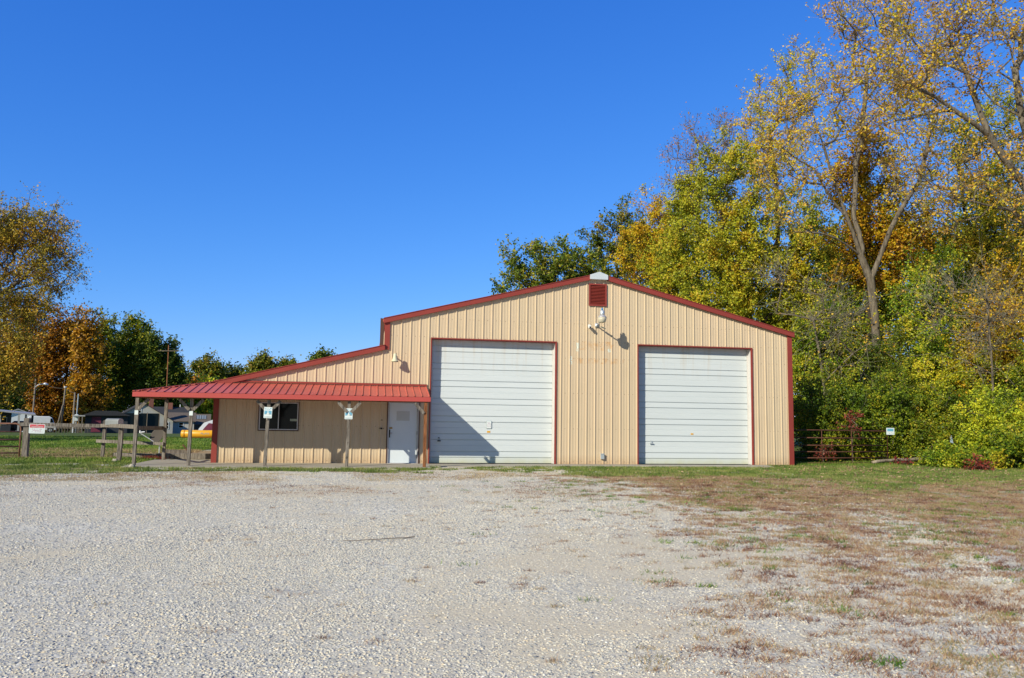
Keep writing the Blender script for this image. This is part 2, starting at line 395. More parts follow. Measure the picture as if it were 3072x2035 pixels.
def cover(x, y):
    """weights of green grass, reddish dead weeds and tan dry ground, 0..1"""
    n = fbm(x, y, .9, 4, 1); n2 = fbm(x, y, 3.5, 3, 2); n3 = fbm(x, y, 1.6, 3, 3)
    # strip of grass in front of the slab
    edge = -3.5+.75*n+.5*n2
    edge = np.where(x < -13, edge-.3*(-13-x)-.4*n3, edge)
    strip = sst(-.4, .3, y-edge)*(x < -2.2)
    gap = sst(.1, .5, n3+.15)*sst(-6.2, -5.2, x)*sst(-1.5, -2.6, x)           # broken in front of the first big door
    strip = strip*(1-.85*gap)*(.62+.38*sst(-.35, .25, n2+.6*n3))
    right = sst(-2.8, -1.6, x+.3*n)*sst(-.5, .5, y-(-5.3-.10*(x)+.6*n))
    far = sst(2.0, 6.0, x+.6*n)*sst(-10.5, -6.0, y-.3*x*.5+.8*n)
    green = np.maximum(strip, np.maximum(right*(.85+.15*n2), far*.9))
    patch = sst(.0, .6, n3+.4*n2)
    green = np.maximum(green, .55*sst(.1, .7, n3+.5*n)*sst(-1.5, 1.5, x)*sst(-13, -7, y)*(y < -3)); green = np.maximum(green*(.72+.28*sst(-.5, .2, n2+.5*n3)), (.30+.5*patch)*sst(.2, 5.0, x+.8*n+.28*(y+6))*sst(-19, -9, y)*(y < -3))
    # weeds on the right
    bx = -3.0-.29*np.maximum(0, -12.5-y); ps = np.clip((y+26.2)/14, .3, 1.2)
    w_ = sst(-1.3, 3.0, (x-bx)/ps+.7*n+.5*n2)
    # worn wheel tracks run diagonally through the weeds
    s = (x*.914-(y)*.406); t = s*2.6+.5*n
    track = .5+.5*np.sin(t*1.15+.8)
    w_ = w_*(1-.5*track*sst(-9.5, -14.5, y)*sst(4.5, 1.5, x)) + .25*w_*sst(-.1, .8, n2)
    brown = np.clip(w_*1.02, 0, 1)*(1-green*.75)
    brown = np.maximum(brown, .34*sst(.15, .7, n3)*sst(-8, -4.2, y)*(y < -2))
    leftd = sst(-8, -13.5, x+.8*n)*sst(-9.0, -5.5, y+.9*n+.5*n2)*(y < 0)
    tan = np.maximum(.8*leftd*(1-green), .75*sst(.1, .9, n3)*sst(-10, -5, y)*(x < -3)*.5)
    # lawn behind the fence: tan strip then green
    back = y > -.2
    gl = np.where(back, np.clip(.42+.6*sst(8.2, 11, y+1.0*n)+.5*sst(2.6, 1.4, y+.5*n)+.15*n2, 0, 1), green)
    tl = np.where(back, np.clip(.95*sst(11.5, 7.5, y+1.0*n), 0, 1)*(1-.65*sst(2.6, 1.4, y+.5*n)), tan)
    green = np.where(back, gl, green); tan = np.where(back, tl, tan); brown = np.where(back, .15, brown)
    # damp floor below the trees on the right
    tan = np.maximum(tan, .55*sst(-.2, .6, -n3+.3*n)*sst(-1.5, 3, x)*(y < -4)*(y > -30))
    return green, brown, tan

def dirt(x, y):
    """packed tan fines: patches, and worn wheel paths running to the two big doors"""
    f = fbm(x*.85, y*1.1, .6, 4, 41)+.35*fbm(x, y, 3.2, 3, 42)
    d = .9*sst(.10, .62, f)
    for x0_, sl_x in ((-3.7, .16), (3.4, .42)):
        c0 = x0_+sl_x*(y+1)+.35*np.sin(y*.35+x0_); off = np.abs(np.abs(x-c0)-.85)
        d = np.maximum(d, .75*np.exp(-(off/.26)**2)*sst(-.9, .3, f)*sst(-23, -19, y))
    return d*(y < -1)
def gt(y):
    d = np.clip(np.asarray(y, float)-10, 0, 190); return -.0125*d-.000085*d*d*(d < 1e9)*1.0
def gz(x, y):
    z = .035*fbm(x, y, .35, 2, 4)+.006*fbm(x, y, 2.2, 2, 6)
    flat = sst(4.5, 1.2, np.abs(y+.5))*sst(3.0, 0, np.maximum(0, np.abs(x+2.6)-11.0))
    z = z*(1-flat)-.02*(1-flat)*0-.012
    return z*np.clip(1-np.hypot(x, y)/300, 0, 1)+gt(y)

def axis(fine0, fine1, st, lo, hi):
    a = list(np.arange(fine0, fine1, st)); d = st
    v = fine0
    left = []
    while v > lo: d *= 1.16; v -= d; left.append(v)
    right = []; v = a[-1]; d = st
    while v < hi: d *= 1.16; v += d; right.append(v)
    return np.array(left[::-1]+a+right)
gx = axis(-22, 16, .13, -900, 900); gy = axis(-24, 13, .13, -300, 1500)
X, Y = np.meshgrid(gx, gy); nx, ny = len(gx), len(gy)
Z = gz(X, Y)
idx = np.arange(nx*ny).reshape(ny, nx)
F = np.stack([idx[:-1, :-1], idx[:-1, 1:], idx[1:, 1:], idx[1:, :-1]], -1).reshape(-1, 4)
ground = struct(mesh_np('ground', np.stack([X.ravel(), Y.ravel(), Z.ravel()], 1), F, MT['ground'], smooth=True))
cg, cb, ct = cover(X.ravel(), Y.ravel())
ca = ground.data.attributes.new('cover', 'FLOAT_COLOR', 'POINT')
ca.data.foreach_set('color', np.stack([cg, cb*np.where(Y.ravel() < -2, .38+.5*sst(-19, -9, Y.ravel()), 1), ct, dirt(X.ravel(), Y.ravel())], 1).astype(np.float32).ravel())

# concrete slabs
s = MB(); s.prism([(-14.75, -1.95), (-5.85, -2.0), (-5.85, -.0), (-12.6, 0), (-12.6, 1.6), (-14.75, 1.6)], 'z', -.3, .02)
o = struct(s.obj('porch_slab_pavement', MT['concrete']))
s = MB(); s.prism([(-5.846, -1.25), (-1.6, -1.1), (-1.2, -.75), (1.3, -.7), (1.7, -1.0), (6.0, -1.15), (6.3, 0), (-5.846, 0)], 'z', -.3, .016)
struct(s.obj('door_apron_pavement', MT['concrete']))

# ------------------------------------------------------------------ the metal building
B = thing('metal_building', 'tan ribbed metal building with two white roll-up doors, red trim and a low lean-to', 'building')
XR, XL, XLL, DEP = 7.30, -7.32, -12.62, 14.0
def roofz(x): return 6.55-.2505*abs(x)
def leanz(x): return 3.80+.2505*(x-XL)
PH = .66*FT
def profile(x0, x1, phase=PH):
    offs = [(-.030, 0), (-.012, .026), (.012, .026), (.030, 0), (.088, 0), (.096, .007), (.110, .007), (.118, 0), (.190, 0), (.198, .007), (.212, .007), (.220, 0)]
    pts = []; k0 = math.floor((x0-phase)/FT)-1; k1 = math.ceil((x1-phase)/FT)+1
    for k in range(k0, k1+1):
        for dx, h in offs: pts.append((phase+k*FT+dx, h))
    xs = [p[0] for p in pts]; hs = [p[1] for p in pts]
    hat = lambda x: float(np.interp(x, xs, hs))
    return [(x, h) for x, h in pts if x0 < x < x1], hat
def siding(name, x0, x1, zb, zt, openings, mapf, parent, screws=(), phase=PH):
    inner, hat = profile(x0, x1, phase); xs = {round(p[0], 5) for p in inner} | {x0, x1}
    for a, b, c_, d in openings:
        for e in (a, b):
            if x0 < e < x1: xs.add(e)
    xs = sorted(xs); V = []; Fq = []
    def put(x, z): V.append(mapf(x, hat(x), z)); return len(V)-1
    for xa, xb in zip(xs[:-1], xs[1:]):
        if xb-xa < 1e-5: continue
        xm = (xa+xb)/2; iv = []; z = zb
        for a, b, c_, d in sorted(openings, key=lambda o: o[2]):
            if a < xm < b:
                if c_ > z: iv.append((z, z, c_, c_))
                z = d
        iv.append((z, z, zt(xa), zt(xb)))
        for z0a, z0b, z1a, z1b in iv:
            Fq.append((put(xa, z0a), put(xb, z0b), put(xb, z1b), put(xa, z1a)))
    m = [0]*len(Fq); F6 = []
    for zr in screws:
        k = math.floor((x0-phase)/FT)
        while phase+k*FT < x1:
            for dx in (.152, -.018):
                x = phase+k*FT+dx
                if x < x0+.1 or x > x1-.1 or zr > zt(x)-.1 or (dx < 0 and k % 3): continue
                if any(a-.02 < x < b+.02 and c_-.02 < zr < d+.02 for a, b, c_, d in openings): continue
                b0 = len(V); hh = hat(x)+.006
                for j in range(6): V.append(mapf(x+.010*math.cos(j*math.pi/3), hh, zr+.010*math.sin(j*math.pi/3)))
                F6.append(tuple(range(b0, b0+6)))
            k += 1
    fs = [np.array(Fq)]
    if F6: fs.append(np.array(F6)); m += [1]*len(F6)
    return mesh_np(name, np.array(V), fs, [MT['siding'], MT['rust']], parent, midx=m)
D1 = (-19.03*FT, -5.0*FT, 0, 4.18); D2 = (4.8*FT, 18.86*FT, 0, 4.18)
front = lambda x, h, z: (x, -h, z)
DO = (-7.20, -6.15, -1, 2.05); WI = (-11.26, -10.05, 1.07, 1.95)
siding('wall', XL, XR, .02, lambda x: roofz(x), [(D1[0], D1[1], -1, D1[3]), (D2[0], D2[1], -1, D2[3]), (-.33, .27, 5.55, 6.26), DO], front, B, (.1, 1.22, 2.437, 3.65, 4.86, 4.24))
# the low lean-to wall runs into the main wall; its door stands just right of the joint
siding('wall', XLL, XL, .02, lambda x: leanz(x), [WI], lambda x, h, z: (x, -h, z), B, (.1, 1.22, 2.437))
siding('wall', 0, DEP, .02, lambda x: roofz(XR), [], lambda x, h, z: (XR+h, x, z), B, phase=.1)
siding('wall', -DEP, 0, 3.8, lambda x: roofz(XL), [], lambda x, h, z: (XL-h, -x, z), B, phase=.1)
siding('wall', -DEP, 0, .02, lambda x: leanz(XLL), [], lambda x, h, z: (XLL-h, -x, z), B, phase=.1)
siding('wall', -XR, -XL, .02, lambda x: roofz(x), [], lambda x, h, z: (-x, DEP+h, z), B, phase=.1)
siding('wall', -XL, -XLL, .02, lambda x: leanz(-x), [], lambda x, h, z: (-x, DEP+h, z), B, phase=.1)
# roofs (12 inch ribs run down the slope)
def roof_sheet(name, xa, za, xb, zb_, y0, y1, parent=B, mat='roof', th=.05):
    d = MB(); nrib = int((y1-y0)/FT); yy = y0; V = []
    prof = []
    for k in range(nrib+1):
        yb = y0+k*FT
        for dy, h in ((0, .03), (.02, .03), (.035, 0), (.285, 0)):
            if yb+dy <= y1: prof.append((yb+dy, h))
    prof.append((y1, .03)); n = len(prof)
    V = [(xa, y, za+h) for y, h in prof]+[(xb, y, zb_+h) for y, h in prof]
    F_ = [(i, i+1, n+i+1, n+i) for i in range(n-1)]
    V += [(xa, y0, za-th), (xa, y1, za-th), (xb, y0, zb_-th), (xb, y1, zb_-th)]
    F_ += [(2*n, 2*n+2, 2*n+3, 2*n+1), (0, n, 2*n+2, 2*n), (n-1, 2*n+1, 2*n+3, 2*n-1), (2*n, 2*n+1, n-1, 0), (n, 2*n-1, 2*n+3, 2*n+2)]
    d.add(V, F_); return d.obj(name, MT[mat], parent)
roof_sheet('roof', -.004, roofz(0)+.052, XL-.12, roofz(XL-.12)+.052, -.05, DEP+.1)
roof_sheet('roof', .004, roofz(0)+.052, XR+.10, roofz(XR+.10)+.052, -.05, DEP+.1)
roof_sheet('roof', XL-.04, leanz(XL-.04)+.05, XLL-.10, leanz(XLL-.10)+.05, -.05, DEP+.1)
def rake(xa, za, xb, zb_, h=.155, y0=-.125, y1=-.052, top=.0):
    m = MB(); m.prism([(xa, za+top), (xb, zb_+top), (xb, zb_+top-h), (xa, za+top-h)], 'y', y0, y1)
    # small drip lip
    m.prism([(xa, za+top+.022), (xb, zb_+top+.022), (xb, zb_+top+.002), (xa, za+top+.002)], 'y', y0-.018, .03)
    return m.obj('rake_trim', MT['trim'], B)
rake(-.32, roofz(.32)+.10, XL-.10, roofz(XL-.10)+.10)
rake(.29, roofz(.29)+.10, XR+.11, roofz(XR+.11)+.10)
rake(XL-.03, leanz(XL-.03)+.11, XLL-.16, leanz(XLL-.16)+.11)
m = MB(); m.box(XR-.14, -.05, .0, XR+.045, -.034, roofz(XR)-.01); m.box(XR+.034, -.034, .0, XR+.05, .14, roofz(XR)-.01); m.obj('corner_trim', MT['trim'], B)
m = MB(); m.box(XL-.05, -.052, 3.76, XL+.12, -.034, roofz(XL)-.01); m.box(XL-.056, -.034, 3.9, XL-.036, .14, roofz(XL)-.03); m.obj('corner_trim', MT['trim'], B)
m = MB(); m.box(XLL-.045, -.05, .0, XLL+.12, -.034, leanz(XLL)-.01); m.box(XLL-.05, -.034, .0, XLL-.036, .14, leanz(XLL)-.01); m.obj('corner_trim', MT['trim'], B)
m = MB(); m.box(XL-.17, -.03, 3.86, XL-.075, .02, 4.80); m.box(XL-.20, .02, 3.86, XL-.17, .35, 4.82); m.obj('eave_end_panel', MT['dark_trim'], B)
m = MB(); m.prism([(-.34, roofz(.34)+.13), (0, roofz(0)+.165), (.31, roofz(.31)+.13), (.31, 6.44), (-.34, 6.44)], 'y', -.16, .25)
m.obj('ridge_cap', plain('pale_ridge_metal', (.66, .70, .72), .4, .4, .2), B)
# gable louver
lv = MB(); lv.box(-.355, -.055, 5.51, .295, -.033, 5.565); lv.box(-.355, -.055, 6.245, .295, -.033, 6.30); lv.box(-.355, -.055, 5.565, -.30, -.033, 6.245); lv.box(.24, -.055, 5.565, .295, -.033, 6.245)
lvo = lv.obj('gable_vent', MT['trim'], B)
sl_ = MB()
for k in range(13):
    z = 5.585+k*.051
    sl_.add([(-.30, -.045, z), (.24, -.045, z), (.24, .02, z+.052), (-.30, .02, z+.052), (-.30, -.045, z-.006), (.24, -.045, z-.006), (.24, .02, z+.046), (-.30, .02, z+.046)],
            [(0, 1, 2, 3), (7, 6, 5, 4), (0, 4, 5, 1)])
sl_.obj('louver_slats', MT['trim'], lvo)
m = MB(); m.box(-.32, .06, 5.54, .26, .07, 6.27); m.obj('backing', MT['black'], lvo)

# garage doors
def garage(D, label, parts):
    x0, x1, _, zt_ = D; dep = .26
    # curtain: 24 inch sections with two deep flutes and a joint
    V = []; zs = []
    z = .015; sec = (zt_-.02)/7.0
    for k in range(7):
        z0 = .015+k*sec
        zs += [(z0, .004), (z0+.004, -.006), (z0+.010, -.006), (z0+.016, 0)]
        for f in (1/3, 2/3):
            zc = z0+sec*f
            zs += [(zc-.018, 0), (zc-.010, -.022), (zc+.008, -.022), (zc+.014, .006)]
    zs.append((zt_-.005, 0)); zs.sort()
    V = [(x0+.06, dep-h, z) for z, h in zs]+[(x1-.04, dep-h, z) for z, h in zs]; n = len(zs)
    dm = MB().add(V, [(i, n+i, n+i+1, i+1) for i in range(n-1)]).add([(x0+.06, dep+.05, .015), (x1-.06, dep+.05, .015), (x1-.06, dep+.05, zt_), (x0+.06, dep+.05, zt_)], [(0, 3, 2, 1)])
    d = dm.obj('garage_door', MT['door_white'], B); d['label'] = label
    f = MB(); f.box(x0-.035, -.045, .02, x0+.0, -.03, zt_+.035); f.box(x0-.002, -.03, .02, x0+.012, dep+.02, zt_)
    f.box(x1, -.045, .02, x1+.04, -.03, zt_+.035); f.box(x1-.012, -.03, .02, x1+.002, .02, zt_)
    f.box(x0, -.045, zt_, x1, -.03, zt_+.035); f.box(x0+.013, -.03, zt_-.012, x1-.013, dep+.02, zt_+.002)
    f.obj('door_frame', MT['trim'], d)
    MB().box(x1-.010, .021, .02, x1+.004, dep-.032, zt_-.014).box(x1-.05, dep-.03, .02, x1-.0, dep-.012, zt_-.014).obj('door_jamb', MT['alu_white'], d)
    MB().box(x0+.013, dep-.03, .02, x0+.075, dep-.012, zt_-.014).obj('door_jamb', MT['alu_white'], d)
    m = MB(); m.box(x0+.06, dep-.03, .0, x1-.06, dep+.03, .024); m.obj('bottom_seal', MT['black'], d)
    for nm, mat, mb in parts: mb.obj(nm, MT[mat], d)
    return d
yf = .26
h1 = MB(); h1.tube([(-5.46, yf-.02, .86), (-5.46, yf-.06, .86)], .018); h1.tube([(-5.50, yf-.07, .865), (-5.455, yf-.07, .86)], .012)
h1b = MB(); h1b.beam((-5.52, yf-.05, .76), (-5.40, yf-.05, .76), .02, .03); h1b.tube([(-5.46, yf-.03, .80), (-5.46, yf-.03, .74)], .012)
st = MB(); st.box(-3.83, yf-.012, 1.05, -3.72, yf-.004, 1.11)
g1 = garage(D1, 'wide white ribbed roll-up door, the left of the two, half crossed by the porch shadow', [('handle', 'black', h1), ('latch', 'black', h1b), ('sticker', 'yellow', st)])
h2 = MB(); h2.tube([(2.00, yf-.02, .84), (2.00, yf-.07, .84), (2.03, yf-.07, .77)], .014); h2.beam((1.96, yf-.05, .74), (2.10, yf-.05, .74), .02, .03)
st = MB(); st.box(3.52, yf-.012, 1.06, 3.62, yf-.004, 1.11)
g2 = garage(D2, 'white ribbed roll-up door beside the woods, the right of the two', [('handle', 'galv', h2), ('sticker', 'yellow', st)])
# black sheet standing in for the dark interior behind the doors
m = MB(); m.box(XLL+.1, 2.0, .03, XR-.1, 2.05, 2.4); m.obj('dark_interior_sheet', MT['black'], B)

# personnel door
x0, x1 = -7.13, -6.21
dr = MB().box(x0, .03, .035, x1, .075, 2.0).obj('entry_door', MT['door'], B, bevel=.004); dr['label'] = 'pale grey steel entry door under the porch'
m = MB(); m.box(x0-.05, -.02, .02, x0-.004, .11, 2.045); m.box(x1+.004, -.02, .02, x1+.045, .11, 2.045); m.box(x0-.004, -.02, 2.004, x1+.004, .11, 2.045); m.obj('door_frame', MT['alu'], dr)
m = MB(); m.box(x0-.085, -.042, .02, x0-.051, -.0, 2.08); m.box(x1+.046, -.042, .02, x1+.075, 0, 2.08); m.box(x0-.051, -.042, 2.046, x1+.046, 0, 2.08); m.obj('door_trim', MT['dark_trim'], dr)
m = MB(); m.box(x0-.03, .0, .86, x0+.035, .028, 1.12); m.obj('latch_guard', MT['black'], dr)
m = MB(); m.tube([(x0+.07, .03, 1.0), (x0+.07, -.03, 1.0)], [.015, .03], 12); m.tube([(x0+.07, .029, 1.0), (x0+.07, .022, 1.0)], .036, 14); m.obj('door_knob', MT['alu'], dr)
m = MB(); m.box(x0+.005, .018, 1.145, x0+.105, .029, 1.20); m.obj('strike_plate', plain('brass_plate', (.42, .27, .08), .4), dr)
for zc in (1.78, 1.02, .24):
    m = MB(); m.tube([(x1+.002, .012, zc-.055), (x1+.002, .012, zc+.055)], .012, 6); m.obj('hinge', MT['black'], dr)
m = MB(); m.box(-6.90, .022, 1.42, -6.47, .029, 1.73); m.obj('faded_patch', plain('faded_sign_ghost', (.52, .54, .53), .8, var=.06), dr)
m = MB().box(x0-.04, -.09, .02, x1+.04, .03, .034); m.obj('threshold', MT['alu'], dr)
# contacts beside the door
m = MB(); m.box(-7.42, -.045, 1.13, -7.355, -.03, 1.18); m.box(-7.455, -.045, 1.135, -7.435, -.03, 1.175); m.box(-7.335, -.045, 1.135, -7.315, -.03, 1.175); m.obj('door_contacts', MT['black'], B)
m = MB(); m.box(-7.405, -.042, 1.42, -7.35, -.03, 1.445); m.obj('small_plate', MT['yard_dark'], B)

# window
wn = MB()
x0, x1, z0, z1 = WI
wn.box(x0, -.04, z0, x0+.03, .03, z1); wn.box(x1-.03, -.04, z0, x1, .03, z1); wn.box(x0+.03, -.04, z0, x1-.03, .03, z0+.03); wn.box(x0+.03, -.04, z1-.03, x1-.03, .03, z1)
wno = wn.obj('window', MT['alu'], B)
m = MB().box(-10.675, -.03, z0+.03, -10.645, .02, z1-.03); m.obj('mullion', MT['alu'], wno)
m = MB().box(x0-.03, -.045, z0-.035, x1+.03, -.03, z0-.002); m.box(x0-.03, -.045, z0-.002, x0-.002, -.03, z1+.03); m.box(x1+.002, -.045, z0-.002, x1+.03, -.03, z1+.03); m.obj('window_trim', MT['dark_trim'], wno)
m = MB().box(x0+.03, .0, z0+.03, -10.675, .008, z1-.03); m.obj('pane', MT['glass'], wno)
m = MB().box(-10.645, -.012, z0+.03, x1-.03, -.004, z1-.03); m.obj('pane', MT['glass'], wno)
m = MB().box(-10.30, -.018, 1.355, -10.08, -.0135, 1.43); m.obj('sticker', plain('grey_green_sticker', (.34, .38, .30), .6), wno)

# wrap-around porch roof: outer edge at y=-1.82, hip at the left
ZO, ZI, YO, XO = 2.155, 2.535, -1.82, -14.56
def porch():
    s = MB(); n = 0
    # front slope, ribbed across x, cut by the hip on the left
    step = .2286
    k = 0; xs = []
    x = -5.95
    while x > XO: xs.append(x); x -= step
    def yhip(x):  # inner limit of the front slope at x
        return 0.0 if x >= XLL else YO+(x-XO)/(XLL-XO)*(0-YO)
    def zz(y): return ZO+(y-YO)/(0-YO)*(ZI-ZO)
    prof = []
    for x in xs: prof += [(x, .024), (x-.018, .024), (x-.03, 0), (x-step+.014, 0)]
    prof = [p for p in prof if p[0] > XO+.02]+[(XO+.02, 0)]
    V = []; Fs = []
    for x, h in prof:
        V.append((x, YO, zz(YO)+h+.02)); yi = min(yhip(x), -.036); V.append((x, yi, zz(yi)+h+.02))
    for i in range(len(prof)-1): Fs.append((2*i, 2*i+1, 2*i+3, 2*i+2))
    s.add(V, Fs)
    # closed ends of the ribs and underside
    s.add([(-5.95, YO, ZO-.01), (-5.95, -.036, ZI-.01), (XLL, -.036, ZI-.01), (XO, YO, ZO-.01)], [(0, 1, 2, 3)])
    s.add([(-5.95, YO, ZO-.01), (-5.95, YO, ZO+.044), (-5.95, -.036, ZI+.044), (-5.95, -.036, ZI-.01)], [(0, 1, 2, 3)])
    # left slope
    prof = []; y = YO
    ys = []
    while y < 1.7: ys.append(y); y += step
    for y in ys: prof += [(y, .024), (y+.018, .024), (y+.03, 0), (y+step-.014, 0)]
    V = []; Fs = []
    def xi(y): return XO+(y-YO)/(0-YO)*(XLL-XO) if y < 0 else XLL
    def zx(x): return ZO+(x-XO)/(XLL-XO)*(ZI-ZO)
    for y, h in prof:
        V.append((XO, y, zx(XO)+h+.02)); x_ = min(xi(y), XLL-.036); V.append((x_, y, zx(x_)+h+.02))
    for i in range(len(prof)-1): Fs.append((2*i, 2*i+2, 2*i+3, 2*i+1))
    s.add(V, Fs)
    s.add([(XO, YO, ZO-.01), (XLL-.036, -.036, ZI-.01), (XLL-.036, 1.72, ZI-.01), (XO, 1.72, ZO-.01)], [(0, 1, 2, 3)])
    o = s.obj('porch_roof', MT['roof'], B); o['label'] = 'low red ribbed porch roof wrapping round the left corner'
    s = MB(); s.box(XO-.03, YO-.03, ZO-.125, -5.93, YO-.004, ZO+.014); s.box(XO-.03, YO-.004, ZO-.125, XO-.004, 1.74, ZO+.014); s.box(-5.948, YO-.004, ZO-.125, -5.93, YO+.12, ZO+.02)
    s.obj('fascia', MT['fascia'], o)
    s = MB(); s.beam((XO-.01, YO-.01, ZO+.045), (XLL, 0-.03, ZI+.052), .12, .012); s.obj('hip_flashing', MT['roof'], o)
    s = MB(); s.box(XLL, -.062, ZI+.04, -5.93, -.034, ZI+.10); s.box(XLL-.062, -.03, ZI+.04, XLL-.034, 1.72, ZI+.10); s.obj('wall_flashing', MT['trim'], o)
    s = MB()
    s.box(XO+.02, YO+.05, ZO-.155, -5.98, YO+.09, ZO-.015); s.box(XO+.02, -1.30, ZO-.145, XLL, -1.26, ZO-.0); s.box(XO+.02, YO+.092, ZO-.155, XO+.06, 1.7, ZO-.015)
    for i in range(12):
        x = -6.2-i*.61
        if x > XLL: s.beam((x, YO+.10, ZO-.04), (x, -.04, ZI-.07), .04, .08)
    for y in (.3, .9, 1.5): s.beam((XO+.08, y, ZO-.04), (XLL-.04, y, ZI-.07), .04, .08)
    s.obj('rafters', MT['wood_brown'], o)
porch()
def post(x, y, label, left=True, right=True, mat='wood', fwd=None, lean=0.0):
    h = ZO-.157
    p = MB(); a = .047; p.add([(x-a+lean, y-a, 0.0), (x+a+lean, y-a, 0.0), (x+a+lean, y+a, 0.0), (x-a+lean, y+a, 0.0), (x-a, y-a, h), (x+a, y-a, h), (x+a, y+a, h), (x-a, y+a, h)],
        [(0, 3, 2, 1), (4, 5, 6, 7), (0, 1, 5, 4), (1, 2, 6, 5), (2, 3, 7, 6), (3, 0, 4, 7)])
    po = p.obj('porch_post', MT[mat], B, bevel=.004); po['label'] = label
    for sgn, on in ((-1, left), (1, right)):
        if on:
            b = MB(); b.beam((x+sgn*.055, y-.068, h-.33), (x+sgn*.34, y-.068, h-.02), .038, .09, up=(0, 0, 1)); b.obj('brace', MT['wood'], po)
    return po
PY = -1.68
post(-14.58, -1.32, 'weathered grey porch post at the outer left corner', False, True)
post(-13.02, -1.45, 'weathered grey porch post left of the building corner', lean=-.01)
post(-10.78, -1.60, 'weathered grey porch post in front of the window', lean=-.05)
post(-8.40, PY, 'weathered grey porch post between the window and the door', lean=-.02)
post(-6.07, -1.78, 'orange-brown porch post beside the big white door', True, False, 'wood_brown')
post(-14.40, 1.33, 'grey and brown rear porch post beside the dish', False, False)
# small wall things that are parts of the building
m = MB(); m.box(.09, -.10, .20, .21, -.033, .36); m.prism([(.08, .36), (.22, .36), (.20, .39), (.10, .39)], 'y', -.11, -.033); m.obj('outlet_box', MT['galv'], B)

# ------------------------------------------------------------------ things fixed to the building
t = thing('security_light', 'grey dusk-to-dawn lamp with blue sensor on an arm over the gable wall', 'lamp', (-.12, 0, 4.93))
AX, AY = 0.0, -.88
m = MB(); m.tube([(.06, -.03, -.10), (.05, -.20, -.10), (.02, -.55, -.06), (AX, AY, .02)], .022, 8); m.box(.0, -.045, -.17, .12, -.028, -.03); m.obj('arm', MT['galv'], t, True)
def lathe(prof, k=20, c=(0, 0)):
    V = [(c[0]+r*math.cos(2*math.pi*j/k), c[1]+r*math.sin(2*math.pi*j/k), z) for r, z in prof for j in range(k)]; n = len(prof)
    F_ = [(i*k+j, i*k+(j+1) % k, (i+1)*k+(j+1) % k, (i+1)*k+j) for i in range(n-1) for j in range(k)]
    F_ += [tuple(range(k))[::-1], tuple((n-1)*k+j for j in range(k))]
    return MB().add(V, F_)
lathe([(.075, .16), (.078, .20), (.075, .30), (.045, .32)], 20, (AX, AY)).obj('housing', MT['galv'], t, True)
lathe([(.15, .07), (.15, .085), (.085, .158)], 20, (AX, AY)).obj('reflector', MT['alu'], t, True)
lathe([(.085, -.11), (.12, -.085), (.14, .0), (.148, .068)], 20, (AX, AY)).obj('lens', plain('cloudy_lens', (.55, .50, .38), .35), t, True)
lathe([(.035, .321), (.036, .375), (.026, .395)], 14, (AX, AY)).obj('photo_sensor', MT['blue'], t, True)
m = MB(); m.beam((.16, -.20, -.17), (.30, -.30, -.24), .05, .045); m.obj('ballast_tube', MT['cream'], t)

t = thing('camera', 'small white camera on the gable wall left of the lamp', 'camera', (-.33, 0, 4.78))
m = MB(); m.beam((-.03, -.10, .02), (-.03, -.25, -.04), .07, .09); m.obj('housing', MT['white'], t, bevel=.006)
m = MB(); m.tube([(0, -.03, -.03), (-.01, -.10, -.02)], .015); m.box(-.03, -.045, -.06, .03, -.03, .02); m.obj('bracket', MT['white'], t)
m = MB(); m.tube([(-.03, -.25, -.05), (-.03, -.262, -.055)], .026); m.obj('lens', MT['black'], t)

t = thing('horn_siren', 'cream bell-shaped horn siren on the wall beside the step in the roofline', 'siren', (-7.02, 0, 3.42))
lathe([(.035, .20), (.05, .19), (.06, .10), (.075, .03), (.10, -.04), (.125, -.07)], 18, (0, -.30)).obj('horn', MT['cream'], t, True)
m = MB(); m.tube([(0, -.03, .08), (0, -.10, .12), (0, -.29, .12)], .022); m.box(-.05, -.045, .0, .05, -.03, .16); m.obj('bracket', MT['cream'], t)
m = MB(); m.tube([(0, -.30, -.071), (0, -.30, -.078)], .115, 18); m.obj('mouth', MT['yard_dark'], t)

